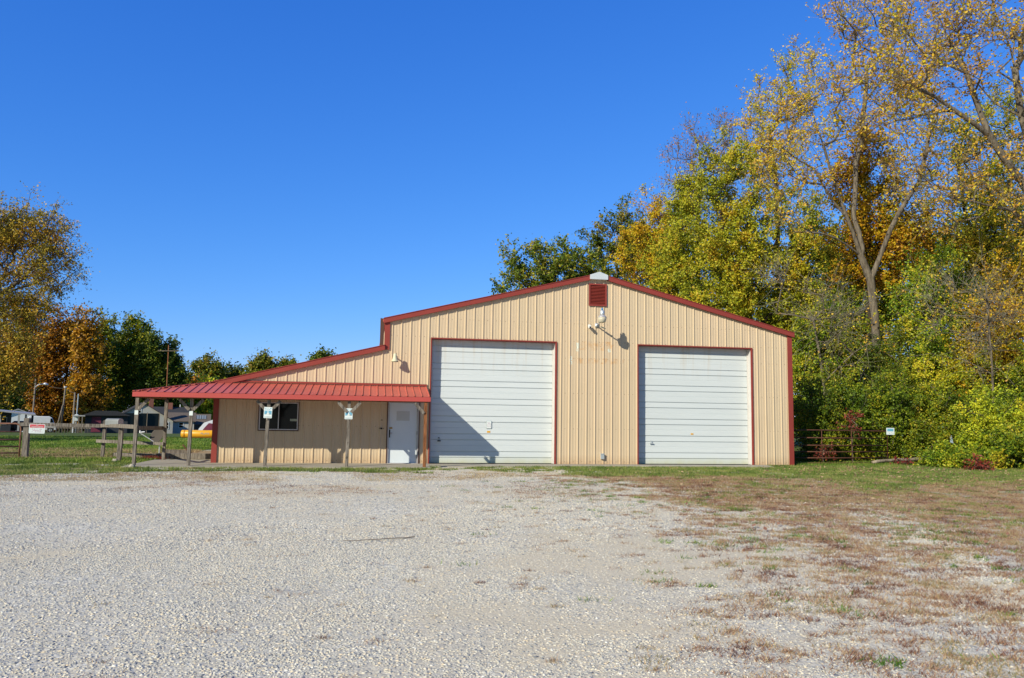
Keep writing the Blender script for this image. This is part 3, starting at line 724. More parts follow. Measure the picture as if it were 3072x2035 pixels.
def marks(x0, x1, z0, z1, y, rows, rg, name, mat, parent, fill=.75):
    """rows of tiny illegible print"""
    m = MB(); dz = (z1-z0)/rows
    for r in range(rows):
        x = x0; zc = z1-(r+.5)*dz; hgt = dz*.58
        while x < x1:
            wd = rg.uniform(.5, 1.1)*hgt*.7
            if rg.random() < fill: m.box(x, y, zc-hgt/2, min(x+wd, x1), y+.0012, zc+hgt/2*rg.uniform(.6, 1))
            x += wd+hgt*.25
    return m.obj(name, MT[mat], parent)
def porch_sign(x, label, rot):
    t = thing('notice_sign', label, 'sign', (x, PY-.055, 1.62), 0, 'faded blue notices on the porch posts'); t.rotation_euler = (0, rot, 0)
    m = MB(); c_ = .012; W_, H_ = .118, .165
    m.prism([(-W_, -H_+c_), (-W_+c_, -H_), (W_-c_, -H_), (W_, -H_+c_), (W_, H_-c_), (W_-c_, H_), (-W_+c_, H_), (-W_, H_-c_)], 'y', -.004, .0); pn = m.obj('panel', MT['signwhite'], t)
    m = MB(); m.box(-.102, -.0062, -.055, .102, -.0048, .055); bf = m.obj('blue_field', MT['signblue'], t)
    m = MB(); m.prism([(-.05, -.054), (-.035, -.02), (-.012, .0), (-.015, .05), (.012, .05), (.014, .0), (.03, -.02), (.05, -.054)], 'y', -.0078, -.0066); m.obj('white_figure', MT['signwhite'], t)
    m = MB(); m.prism([(-.065, -.054), (-.03, -.015), (-.022, -.02), (-.05, -.054)], 'y', -.0078, -.0066); m.prism([(.03, -.054), (.028, -.02), (.05, -.012), (.068, -.03), (.07, -.054)], 'y', -.0078, -.0066); fuse([bf, m.obj('dark_marks', MT['ink'], t)])
    rg = random.Random(3)
    fuse([pn, marks(-.10, .10, .065, .15, -.0062, 2, rg, 'faded_print', 'signblue', t, .7), marks(-.10, .10, -.15, -.11, -.0062, 2, rg, 'faded_print', 'ink', t, .85)])
porch_sign(-10.785, 'faded blue and white notice on the porch post in front of the window', .03)
porch_sign(-8.41, 'faded blue and white notice on the porch post nearest the grey door', .0)
for x, lb in ((-14.58, 'small blank white tag on the corner porch post'), (-13.02, 'small blank white tag on the porch post left of the red corner')):
    py_ = -1.32 if x < -14 else -1.45; t = tag(MB().box(x-.05, py_-.056, 1.50, x+.05, py_-.0495, 1.63).obj('white_tag', MT['signwhite']), lb, 'tag', 'white tags on porch posts')
t = thing('door_notice', 'small white notice plate on the left big roll-up door', 'sign', (-3.77, yf-.02, 1.32))
m = MB().box(-.088, -.006, -.13, .088, .006, .13); m.obj('frame', MT['ink'], t)
m = MB().box(-.078, -.010, -.118, .078, -.0065, .118); fuse([m.obj('plate', MT['signwhite'], t), marks(-.062, .062, -.09, .085, -.0125, 5, random.Random(9), 'faded_print', 'pinkink', t, .7)])
# ------------------------------------------------------------------ left yard fence, gate and objects
def wood_post(pb, label, p, h, a=.07):
    t = MB(); t.box(-a, -a, -.02, a, a, h); o = t.obj(pb, MT['wood'], None, bevel=.006); return o
FN = thing('wooden_fence', 'weathered grey post and rail fence between the pipe gate and the porch', 'fence', (-16.8, 3.05, 0))
def rel(p): return (p[0]+16.8, p[1]-3.05, p[2])
def fpost(x, y, h, a=.055, lean=0):
    m = MB(); q_ = rel((x, y, 0)); m.beam(q_, (q_[0]+lean, q_[1], h), 2*a, 2*a, up=(0, 1, 0)); m.obj('fence_post', MT['wood'], FN, bevel=.006)
def frail(a, b, h=.12, t_=.045):
    m = MB(); m.beam(rel(a), rel(b), t_, h); m.obj('rail', MT['wood'], FN, bevel=.004)
fpost(-19.16, 2.85, 1.31, .085, .0); fpost(-16.80, 3.05, 1.27, .05, .03); fpost(-15.58, .70, 1.07, .062, .02)
frail((-19.35, 2.73, 1.10), (-16.78, 2.96, 1.075)); frail((-16.86, 2.90, 1.09), (-15.62, .76, 1.12), .11)
frail((-15.70, .62, 1.13), (-14.52, -1.40, 1.14), .12); frail((-14.56, -1.2, 1.10), (-14.47, 1.30, 1.06), .12)
frail((-16.98, 2.93, .56), (-14.40, 1.24, .545), .105)

def pipe_gate(name, label, origin, dirv, L, zs, verts, r, mat, rnd_end=True):
    t = thing(name, label, 'gate', origin, math.atan2(dirv[1], dirv[0]))
    m = MB(); zt_ = zs[0]; zb_ = zs[-1]
    if rnd_end:
        pts = [(0, 0, zt_)]+[(L-.16, 0, zt_), (L-.07, 0, zt_-.03), (L-.015, 0, zt_-.10), (L, 0, zt_-.2), (L, 0, .01)]
        m.tube(pts, r*1.15, 8)
        m.tube([(0, 0, zt_), (0, 0, .01)], r*1.15, 8)
    else:
        m.tube([(0, 0, .03), (0, 0, zt_), (L, 0, zt_), (L, 0, .03)], r*1.1, 8)
    m.obj('frame', MT[mat], t, True)
    for z in zs[1:]:
        m = MB(); m.tube([(0, 0, z), (L/2, 0, z-.012), (L, 0, z)], r, 8); m.obj('pipe', MT[mat], t, True)
    for x in verts:
        m = MB(); m.tube([(x, -.0, zb_), (x, -.0, zt_)], r*.7, 6); m.obj('brace', MT[mat], t, True)
    return t
pipe_gate('pipe_gate', 'rusty tubular farm gate left of the wooden fence', (-23.1, 2.55, 0), (3.76, .3), 3.77, (1.12, .85, .585, .36, .14), (1.9,), .024, 'rust_light')
pipe_gate('pipe_gate', 'rusty five-bar tubular gate between the building and the woods', (7.45, .72, 0), (4.3, .5), 4.62, (1.27, .99, .71, .47, .24, .05), (1.6, 2.95), .022, 'rust', False)

# NO TRESPASSING sign
t = thing('warning_sign', 'white and red NO TRESPASSING sign nailed to the wooden fence rail', 'sign', (-18.76, 2.62, .96)); t.rotation_euler = (0, .02, .09)
Wd, Hg, cc = .24, .158, .03
def rr(w_, h_, c_, n=4):
    P = []
    for cx, cz, a0 in ((w_-c_, h_-c_, 0), (-w_+c_, h_-c_, 90), (-w_+c_, -h_+c_, 180), (w_-c_, -h_+c_, 270)):
        for i in range(n+1):
            a = math.radians(a0+90*i/n); P.append((cx+c_*math.cos(a), cz+c_*math.sin(a)))
    return P
pn = MB().prism(rr(Wd, Hg, cc), 'y', -.004, 0).obj('panel', MT['signwhite'], t)
MB().prism([(x, z+.088) for x, z in rr(.218, .055, .018)], 'y', -.0062, -.0048).obj('red_header', MT['signred'], t)
text_obj('lettering', 'NO', .045, MT['signwhite'], t, (0, -.0075, .118))
text_obj('lettering', 'TRESPASSING', .058, MT['signwhite'], t, (0, -.0075, .062))
fuse([pn, marks(-.15, .16, -.12, .01, -.006, 3, random.Random(4), 'faded_print', 'pinkink', t, .55)])

t = thing('mailbox', 'large dull grey metal mailbox on the fence rail', 'mailbox', (-16.15, 1.9, 1.13), math.radians(-30)); t.scale = (.72, .72, .72)
m = MB(); k = 10
pr = [(-.15, 0), (.15, 0)]+[(.15*math.cos(math.pi*i/k), .18+.12*math.sin(math.pi*i/k)) for i in range(k+1)]
m.prism(pr, 'x', -.38, .38); m.obj('box', plain('dull_grey_metal', (.24, .25, .25), .6, .3, .1, var=.25), t); m = MB(); m.prism([(y*1.06, z*1.02) for y, z in pr], 'x', .381, .40); m.obj('door', MT['alu'], t)
m = MB(); m.box(-.30, -.12, -.05, .30, .12, -.002); m.obj('base_board', MT['wood'], t)

# satellite dish
t = thing('satellite_dish', 'old dark satellite dish with a long feed arm behind the porch railing', 'dish', (-15.42, 4.6, .07))
m = MB(); k = 24; rings = 6; Rr = .29; V = []; nrm = Vector((-.45, -.78, .35)).normalized(); a_ = nrm.cross(Vector((0, 0, 1))).normalized(); b_ = a_.cross(nrm)
cen = Vector((0, 0, .62))
for sgn in (0, .012):
    for i in range(rings+1):
        r = Rr*i/rings
        for j in range(k):
            an = 2*math.pi*j/k; V.append(cen+a_*r*math.cos(an)+b_*r*1.05*math.sin(an)+nrm*(r*r*.75-sgn))
F_ = [(s_*(rings+1)*k+i*k+j, s_*(rings+1)*k+i*k+(j+1) % k, s_*(rings+1)*k+(i+1)*k+(j+1) % k, s_*(rings+1)*k+(i+1)*k+j) for s_ in (0, 1) for i in range(rings) for j in range(k)]
o0 = rings*k; o1 = (rings+1)*k+rings*k
F_ += [(o0+j, o0+(j+1) % k, o1+(j+1) % k, o1+j) for j in range(k)]
m.add(V, F_); m.obj('reflector', plain('dull_brown_dish', (.075, .062, .05), .8), t, True)
f0 = cen-b_*(-.0)+Vector((0, 0, -.28)); f1 = cen+nrm*.05+Vector((-.55, -.15, .10))
m = MB(); m.tube([f0, f1], .016, 6); m.obj('feed_arm', MT['white'], t)
m = MB(); m.tube([f1, f1+Vector((-.0, 0, .09))], .028, 8); m.obj('feed_head', MT['white'], t); MB().tube([f1+Vector((.0, 0, .02)), f1+Vector((.16, 0, .04))], .022, 8).obj('feed_head', MT['white'], t)
m = MB(); m.tube([cen-nrm*.02, (.05, .12, .35), (.05, .12, 0)], .025, 8); m.obj('mast', MT['galv'], t)

# yellow tank on a post
t = thing('yellow_tank', 'yellow horizontal tank on a thin post behind the porch, lettered PLAN', 'tank', (-14.25, 4.2, 0))
m = MB(); m.tube([(-.28, 0, .80), (-.27, 0, .80), (-.25, 0, .80), (1.55, 0, .80), (1.6, 0, .80)], [.06, .12, .14, .14, .08], 20); m.obj('cylinder', MT['yellow'], t, True)
for x in (-.17, .02):
    m = MB(); m.tube([(x, 0, .80), (x+.03, 0, .80)], .148, 20); m.obj('band', plain('orange_band', (.45, .20, .02), .5), t)
for x in (.06, 1.4): MB().tube([(x, 0, 0), (x, 0, .68)], .022, 8).obj('leg', MT['yellow'], t)
text_obj('lettering', 'PLAN', .10, MT['ink'], t, (.57, -.142, .815), sx=1.25)

# timbers, box, poke
for a, b, hgt, lb in (((-16.5, 3.3, .07), (-14.95, 2.75, .07), .14, 'grey landscape timber lying behind the wooden fence'), ((-14.9, 2.5, .08), (-11.9, 2.35, .09), .19, 'dark landscape timber edging the slab left of the building')):
    m = MB(); c0 = [(a[i]+b[i])/2 for i in range(3)]; m.beam([a[i]-c0[i] for i in range(3)], [b[i]-c0[i] for i in range(3)], .16, hgt)
    o = m.obj('landscape_timber', MT['wood'], bevel=.01); o.location = c0; tag(o, lb, 'timber')
t = thing('wooden_planter', 'broken grey wooden planter box behind the rear porch post', 'planter', (-14.6, 4.0, 0), .15); t.scale = (.8, .8, .75)
m = MB(); m.beam((-.45, 0, .16), (.5, 0, .16), .04, .26); m.obj('side_board', MT['wood'], t)
m = MB(); m.beam((-.45, .5, .16), (.5, .55, .13), .04, .26); m.obj('side_board', MT['wood'], t)
MB().beam((-.47, 0.03, .16), (-.47, .5, .16), .04, .26).obj('end_board', MT['wood'], t); MB().beam((.52, .03, .13), (.52, .5, .13), .04, .22).obj('end_board', MT['wood'], t)
t = tag(MB().tube([(-13.95, 3.6, .0), (-14.35, 3.75, .42)], .025, 6).obj('dark_pipe', MT['rust']), 'thin dark pipe leaning against the planter', 'pipe')
for x, y, s_, lb in ((-15.62, .45, .10, 'grey rock at the foot of the short fence post'), (-14.42, -2.05, .09, 'grey rock at the foot of the corner porch post')):
    rg = random.Random(int(x*10)); m = MB()
    V = [(s_*math.cos(a)*rg.uniform(.8, 1.2)*k_, s_*math.sin(a)*rg.uniform(.7, 1.1)*k_, z) for z, k_ in ((-.02, 1.1), (.05, 1.0), (.10, .55)) for a in [i*math.pi/4 for i in range(8)]]
    m.add(V, [(i*8+j, i*8+(j+1) % 8, (i+1)*8+(j+1) % 8, (i+1)*8+j) for i in range(2) for j in range(8)]+[tuple(range(16, 24))])
    o = m.obj('rock', MT['concrete']); o.location = (x, y, 0); tag(o, lb, 'rock')

# ------------------------------------------------------------------ background houses, vehicles, poles
def house(name, label, loc, rz, w_, d, hw, hr, wall, roof, over=.3):
    t = thing(name, label, 'house', loc, rz)
    m = MB(); m.prism([(-w_/2, 0), (w_/2, 0), (w_/2, hw), (0, hw+hr), (-w_/2, hw)], 'y', 0, d); m.obj('wall', MT[wall], t)
    m = MB(); sl2 = hr/(w_/2)
    for s_ in (-1, 1):
        xe = s_*(w_/2+over); ze = hw-sl2*over
        m.prism([(0, hw+hr+.12), (xe, ze+.12), (xe, ze+.0), (0, hw+hr+.0)], 'y', -.3, d+.3)
    rf = m.obj('roof', MT[roof], t); return t, rf
def window(parent, x, z, w_, h, y=-.03):
    f = MB(); f.box(x-w_/2, y-.03, z-h/2, x-w_/2+.08, y, z+h/2); f.box(x+w_/2-.08, y-.03, z-h/2, x+w_/2, y, z+h/2); f.box(x-w_/2+.08, y-.03, z-h/2, x+w_/2-.08, y, z-h/2+.08); f.box(x-w_/2+.08, y-.03, z+h/2-.08, x+w_/2-.08, y, z+h/2); f.box(x-w_/2+.08, y-.028, z-.03, x+w_/2-.08, y, z+.03)
    fo = f.obj('window', MT['white'], parent); p = MB().box(x-w_/2+.08, y-.012, z-h/2+.08, x+w_/2-.08, y+.01, z+h/2-.08); p.obj('pane', MT['glass'], fo)
MPP = lambda y: (y-CAM[1])/FW[1]/FPX*1.03                     # metres per photo pixel at depth y on the left side
def gl(u, y): return (float(at(u, 1250, y)[0]), y, float(gt(y))-.03)
def ra(u, y): p_ = gl(u, y); return -math.atan2(p_[0]-CAM[0], y-CAM[1])   # turns a front square to the line of sight
def zat(u, v, y): return float(at(u, v, y)[2]-gt(y)+.03)       # height above the local ground
# grey gabled house
Y_ = 110.0; k = MPP(Y_); ap = zat(428, 1208, Y_); ev = zat(350, 1262, Y_)
t, rf = house('grey_house', 'pale grey gabled house with a red brick chimney seen under the porch roof', gl(428, Y_), ra(428, Y_)+math.radians(4), 9.2, 9, ev, ap-ev-.12, 'lap', 'shingle')
m = MB().box(1.1, 3.0, ap-1.3, 1.75, 3.7, ap+1.1); m.obj('chimney', MT['brick'], rf); window(t, -.6, ap-1.25, .75, 1.05); window(t, 3.6, 1.3, .8, 1.2)
m = MB()
for z in np.arange(.25, ev, .2): m.box(-4.6, -.02, z, 4.6, -.001, z+.02)
m.obj('lap_lines', MT['lap'], t)
# dark house with porch
Y_ = 80.0; k = MPP(Y_)
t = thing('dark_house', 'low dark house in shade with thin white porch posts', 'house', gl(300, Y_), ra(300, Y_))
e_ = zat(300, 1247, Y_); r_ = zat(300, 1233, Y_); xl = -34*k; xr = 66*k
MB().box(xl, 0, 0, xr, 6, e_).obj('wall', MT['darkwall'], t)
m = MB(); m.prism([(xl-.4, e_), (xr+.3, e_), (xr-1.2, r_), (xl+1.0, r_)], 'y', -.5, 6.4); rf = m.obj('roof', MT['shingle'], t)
m = MB(); m.box(-62*k, -1.8, e_-.12, xl, 2.0, e_); m.obj('porch_roof', MT['lap'], t)
for x, y in ((-60*k, -1.7), (-48*k, -1.7), (-40*k, -1.7), (-60*k, 1.5)): MB().box(x-.06, y-.06, 0, x+.06, y+.06, e_-.13).obj('porch_post', MT['white' if x < -2.8 else 'pole'], t)
MB().box(-19*k, -.04, .15, 3*k, -.005, e_-.15).obj('door', MT['maroon'], t)
m = MB(); m.box(-59*k, -1.75, .75, -39*k, -1.71, .82)
for i in range(10): m.box((-59+i*2)*k, -1.75, .1, (-59+i*2)*k+.04, -1.72, .75)
m.obj('railing', MT['darkwall'], t)
# dark screened enclosure
Y_ = 96.0; a = gl(366, Y_); b = gl(478, Y_+3)
t = thing('screen_fence', 'tall dark mesh enclosure in front of the grey house', 'fence', a, math.atan2(3.0, b[0]-a[0])); Lf = math.hypot(b[0]-a[0], 3.0); hh_ = zat(400, 1240, Y_)
MB().box(0, 0, 0, Lf, .04, hh_).obj('screen', MT['mesh'], t)
for i in range(4): MB().tube([(Lf*i/3, -.06, 0), (Lf*i/3, -.06, hh_+.15)], .05, 6).obj('fence_post', MT['pole'], t)
# garage with brown roof
Y_ = 116.0; k = MPP(Y_); e_ = zat(540, 1263, Y_); r_ = zat(540, 1238, Y_); hw_ = 35*k
t = thing('grey_garage', 'pale grey garage with a brown shingle roof and one small window', 'garage', gl(541, Y_), ra(541, Y_))
MB().box(-hw_, 0, 0, hw_, 5, e_).obj('wall', MT['lap'], t)
m = MB(); o_ = hw_+.3; m.add([(-o_, -.35, e_-.04), (o_, -.35, e_-.04), (o_, 2.5, r_), (-o_, 2.5, r_), (-o_, 5.3, e_-.04), (o_, 5.3, e_-.04), (-o_, -.35, e_-.14), (o_, -.35, e_-.14), (-o_, 5.3, e_-.14), (o_, 5.3, e_-.14)],
    [(0, 1, 2, 3), (3, 2, 5, 4), (6, 0, 3, 4, 8), (1, 7, 9, 5, 2), (6, 7, 1, 0), (8, 4, 5, 9), (6, 8, 9, 7)]); m.obj('roof', MT['shingle_brown'], t)
window(t, 3*k, zat(545, 1276, Y_), .8, 1.0)
# further roofs
Y_ = 132.0; k = MPP(Y_); r_ = zat(540, 1222, Y_)
t, rf = house('bungalow', 'long grey-roofed bungalow behind the garage with a short brick chimney', gl(575, Y_), ra(575, Y_)+math.pi/2, 9, 102*k, r_-2.4, 2.3, 'lap', 'shingle')
MB().box(-.9, 48*k, r_-1.2, -.2, 48*k+.8, r_+.8).obj('chimney', MT['brick'], rf); MB().tube([(.8, 30*k, r_-.6), (.8, 30*k, r_+.5)], .07, 6).obj('vent_pipe', MT['white'], rf)
Y_ = 124.0; k = MPP(Y_); r_ = zat(606, 1243, Y_)
t, rf = house('small_outbuilding', 'small brown-roofed outbuilding with skylights left of the red corner trim', gl(628, Y_), ra(628, Y_)+math.pi/2, 5, 42*k, r_-1.7, 1.6, 'shingle_brown', 'shingle_brown')
m = MB()
for i in range(5): y_ = (8+i*6)*k; m.add([(-.5, y_, r_-.2), (-1.5, y_, r_-.84), (-1.5, y_+4.5*k, r_-.84), (-.5, y_+4.5*k, r_-.2)], [(0, 1, 2, 3)])
m.obj('skylights', plain('dull_skylight', (.22, .25, .28), .4), rf)
Y_ = 58.0; k = MPP(Y_)
t = thing('tarp_cover', 'crumpled white tarp over a maroon load behind the yellow tank', 'tarp', gl(618, Y_), ra(618, Y_)); h_ = zat(630, 1258, Y_); q_ = h_/1.05
m = MB(); m.add([(-22*k, 0, 0), (32*k, 0, 0), (34*k, 1.5, 0), (-20*k, 1.6, 0), (-16*k, .1, .45*q_), (-4*k, .15, .82*q_), (22*k, .2, h_), (28*k, 1, .9*q_), (0, 1.2, .8*q_)], [(0, 1, 6, 5, 4), (1, 2, 7, 6), (0, 4, 8, 3), (4, 5, 8), (5, 6, 7, 8), (3, 8, 7, 2)]); m.obj('cover', MT['tarp'], t)
m = MB(); m.add([(-12*k, -.07, .2), (24*k, -.07, .2), (22*k, -.05, .75*q_), (8*k, -.04, .8*q_), (-4*k, -.04, .45*q_)], [(0, 1, 2, 3, 4)]); m.obj('load', MT['maroon'], t)
# left: carport and white gable
Y_ = 74.0; k = MPP(Y_); h0 = zat(0, 1232, Y_); h1 = zat(90, 1243, Y_)
t = thing('carport', 'flat white-edged carport on posts at the left edge', 'carport', gl(45, Y_), ra(45, Y_))
m = MB(); V_ = [(-75*k, 0, h0+.25), (45*k, -.3, h1), (45*k, 4.5, h1+.15), (-75*k, 5, h0+.3)]; m.add(V_+[(x, y, z-.16) for x, y, z in V_], [(0, 1, 2, 3), (4, 7, 6, 5), (0, 4, 5, 1), (1, 5, 6, 2), (2, 6, 7, 3), (3, 7, 4, 0)]); m.obj('roof', MT['alu'], t)
for x, y in ((-33*k, 0), (9*k, -.1), (24*k, -.1), (9*k, 4.2), (40*k, 4.2)): MB().box(x-.1, y-.1, 0, x+.1, y+.1, h1-.05).obj('post', MT['lap' if x < 10*k else 'darkwall'], t)
MB().box(-150*k, 1.2, 0, -8*k, 7, h0-.1).obj('wall', MT['darkwall'], t)
f_ = MB().box(-31*k, 1.16, .9, -17*k, 1.2, 1.75).obj('window', MT['alu'], t); MB().box(-30*k, 1.15, .98, -18*k, 1.159, 1.68).obj('pane', MT['glass'], f_)
Y_ = 105.0; ap = zat(53, 1226, Y_)
t, rf = house('white_house', 'small white gabled house behind the carport', gl(53, Y_), ra(53, Y_), 5.4, 6, ap-1.25, 1.1, 'white', 'lap', .1)
# van
Y_ = 86.0; k = MPP(Y_); h_ = zat(126, 1249, Y_); f_ = h_/1.92; g_ = 64*k/2.16
t = thing('parked_van', 'white panel van parked behind the fence', 'van', gl(125, Y_), ra(125, Y_))
m = MB(); prf = [(x*g_, z*f_) for x, z in [(-1.0, .3), (-1.0, 1.75), (-.92, 1.92), (.62, 1.90), (.80, 1.75), (.98, 1.15), (1.12, .95), (1.16, .3)]]; m.prism(prf, 'y', -.95, .95); m.obj('body', MT['white'], t, bevel=.06)
m = MB(); m.prism([(.66*g_, 1.2*f_), (.68*g_, 1.68*f_), (.78*g_, 1.68*f_), (.93*g_, 1.2*f_)], 'y', -.98, -.955); m.obj('side_window', MT['glass'], t)
m = MB(); m.add([(.84*g_, -.85, 1.72*f_), (1.0*g_, -.85, 1.2*f_), (1.0*g_, .85, 1.2*f_), (.84*g_, .85, 1.72*f_)], [(0, 1, 2, 3)]); m.obj('windscreen', MT['glass'], t)
for x in (-.55*g_, .72*g_):
    wh = MB().tube([(x, -1.0, .34), (x, -.75, .34)], .34, 18).obj('wheel', MT['black'], t); MB().tube([(x, -1.012, .34), (x, -1.001, .34)], .19, 14).obj('rim', MT['galv'], wh)
# dark car in front
t = thing('parked_car', 'dark blue car parked in shade before the white van', 'car', gl(92, 81.0), ra(92, 81.0)); k = MPP(81.0)
m = MB(); m.prism([(-2.6, .22), (-2.6, .8), (-2.2, .95), (-1.7, 1.42), (-.5, 1.42), (.25, 1.05), (1.25, .9), (1.5, .6), (1.5, .22)], 'y', -.85, .85); m.obj('body', MT['carblue'], t, bevel=.05)
m = MB(); m.prism([(-2.0, 1.0), (-1.6, 1.34), (-.55, 1.34), (.0, 1.0)], 'y', -.87, -.852); m.obj('side_window', MT['glass'], t)
for x in (-1.8, .8): wh = MB().tube([(x, -.9, .31), (x, -.65, .31)], .31, 18).obj('wheel', MT['black'], t)
# poles
def pole(name, label, cat, u0, v0, u1, y, r, extra=None, mat='pole'):
    b = gl(u0, y); tp = at(u1, v0, y); t = thing(name, label, cat, b); hz = float(tp[2]-b[2])
    MB().tube([(0, 0, 0), (tp[0]-b[0], 0, hz)], [r*1.15, r*.85], 8).obj('pole', MT[mat], t, True); return t, (tp[0]-b[0], hz)
t, (dx, hz) = pole('street_lamp', 'thin wooden pole with a curved lamp arm in the left yard', 'street lamp', 98, 1138, 107, 79.0, .10)
m = MB(); m.tube([(dx*.9, -.05, hz-1.0), (dx+.45, -.15, hz-.65), (dx+1.0, -.15, hz-.58)], .05, 6); m.obj('lamp_arm', MT['galv'], t, True)
m = MB(); m.tube([(dx+.95, -.15, hz-.58), (dx+1.15, -.15, hz-.54), (dx+1.5, -.15, hz-.66)], [.07, .16, .09], 8); m.obj('lamp_head', MT['galv'], t, True)
t2, (dx2, hz2) = pole('utility_pole', 'leaning grey pole with a slanted prop, second from the left', 'pole', 185, 1163, 196, 79.0, .10)
a = at(173, 1275, 79.0); bb = at(190, 1215, 79.0); MB().tube([(a[0]-t2.location.x, -.5, 0), (bb[0]-t2.location.x, -.12, bb[2]-t2.location.z)], .08, 6).obj('prop', MT['pole'], t2)
MB().tube([(dx2, 0, hz2), (dx2, 0, hz2+.12)], .17, 8).obj('cap', MT['white'], t2)
t3, (dx3, hz3) = pole('utility_pole', 'pale upright pole with a meter box, left of the dark house', 'pole', 220, 1178, 225, 79.0, .11)
MB().tube([(.34, 0, 0), (.40, 0, hz3*.97)], .06, 6).obj('conduit', MT['galv'], t3); MB().box(.22, -.22, 1.5, .6, .0, 2.3).obj('meter_box', MT['galv'], t3)
w0 = t.location+Vector((dx+1.1, 0, hz-.6)); w1 = t2.location+Vector((dx2, 0, hz2-.08)); w2 = t3.location+Vector((dx3, 0, hz3-.08))
for a, b, lb in ((w0, w1, 'thin wire sagging from the street lamp to the leaning pole'), (w1, w2, 'short thin wire between the two grey poles')):
    pts = [a.lerp(b, i/10)-Vector((0, 0, .22*4*(i/10)*(1-i/10)*(a-b).length/3)) for i in range(11)]
    tag(MB().tube(pts, .02, 4).obj('wire', MT['pole']), lb, 'wire')
Y_ = 76.0
t, (dx, hz) = pole('utility_pole', 'tall thin brown pole with a slanted crossarm rising behind the porch roof', 'pole', 497, 1036, 506, Y_, .07, mat='wood_brown')
tl_ = t.location; a = at(474, 1053, Y_); b = at(551, 1056, Y_); m = MB(); m.beam((a[0]-tl_.x, -.12, a[2]-tl_.z), (b[0]-tl_.x, -.12, b[2]+.1-tl_.z), .07, .07); m.obj('crossarm', MT['pole'], t)
a2 = at(508, 1046, Y_); m = MB(); m.beam((a2[0]-tl_.x, -.3, a2[2]-tl_.z), (a2[0]-tl_.x+.8, 1.4, a2[2]+.05-tl_.z), .07, .07); m.obj('crossarm', MT['pole'], t)
for f in (0.05, .3, .72, .95):
    q_ = np.array(a)*(1-f)+np.array(b)*f; MB().tube([(q_[0]-tl_.x, -.12, q_[2]+.06+.1*f-tl_.z), (q_[0]-tl_.x, -.12, q_[2]+.26+.1*f-tl_.z)], .045, 6).obj('insulator', MT['black'], t)
# low rail at the back of the lawn
a = gl(75, 70.0); t = thing('picket_fence', 'low grey fence along the far edge of the shaded lawn', 'fence', a, 0)
m = MB(); n_ = int(165*MPP(70.0)/.3)
for i in range(n_): m.box(i*.3-.03, -.02, 0, i*.3+.04, .02, .62)
m.obj('pickets', plain('dark_old_boards', (.09, .08, .07), .9, .1), t); MB().box(0, .021, .55, n_*.3, .06, .65).obj('rail', MT['pole'], t)

# ------------------------------------------------------------------ vegetation builders
def tubes(P0, P1, R0_, R1_, k):
    D = P1-P0; Ln = np.linalg.norm(D, axis=1, keepdims=True)+1e-9; D = D/Ln
    up = np.where(np.abs(D[:, 2:3]) < .9, np.array([[0, 0, 1.]]), np.array([[1., 0, 0]]))
    A = np.cross(D, up); A /= np.linalg.norm(A, axis=1, keepdims=True); Bv = np.cross(D, A)
    an = np.arange(k)*2*math.pi/k; ca_, sa = np.cos(an), np.sin(an)
    ring = A[:, None]*ca_[None, :, None]+Bv[:, None]*sa[None, :, None]
    V = np.concatenate([P0[:, None]+ring*R0_[:, None, None], P1[:, None]+ring*R1_[:, None, None]], 1).reshape(-1, 3)
    i = np.arange(k); q_ = np.stack([i, (i+1) % k, k+(i+1) % k, k+i], 1)
    F_ = (q_[None]+(np.arange(len(P0))*2*k)[:, None, None]).reshape(-1, 4)
    return V, F_
def unit(rg, n):
    v = rg.normal(size=(n, 3)); return v/np.linalg.norm(v, axis=1, keepdims=True)
def leaf_quads(rg, Pc, size, droop=0.0, aspect=.62, upb=.5):
    n = len(Pc); nrm = unit(rg, n)+np.array([0, 0, upb*.7])-SUN*.45; nrm /= np.linalg.norm(nrm, axis=1, keepdims=True)
    d = unit(rg, n)-np.array([0, 0, droop]); d -= nrm*(d*nrm).sum(1, keepdims=True); d /= np.linalg.norm(d, axis=1, keepdims=True)+1e-9
    s_ = np.cross(nrm, d); L = (size*rg.uniform(.65, 1.3, (n, 1)))
    V = np.stack([Pc-d*L*.5, Pc+s_*L*aspect*.5-nrm*L*.06, Pc+d*L*.5, Pc-s_*L*aspect*.5-nrm*L*.06], 1).reshape(-1, 3)
    return V, np.arange(4*n).reshape(n, 4)
def merge(parts):
    Vs, Fs, o = [], [], 0
    for V, F_ in parts: Vs.append(V); Fs.append(F_+o); o += len(V)
    return np.concatenate(Vs), np.concatenate(Fs)

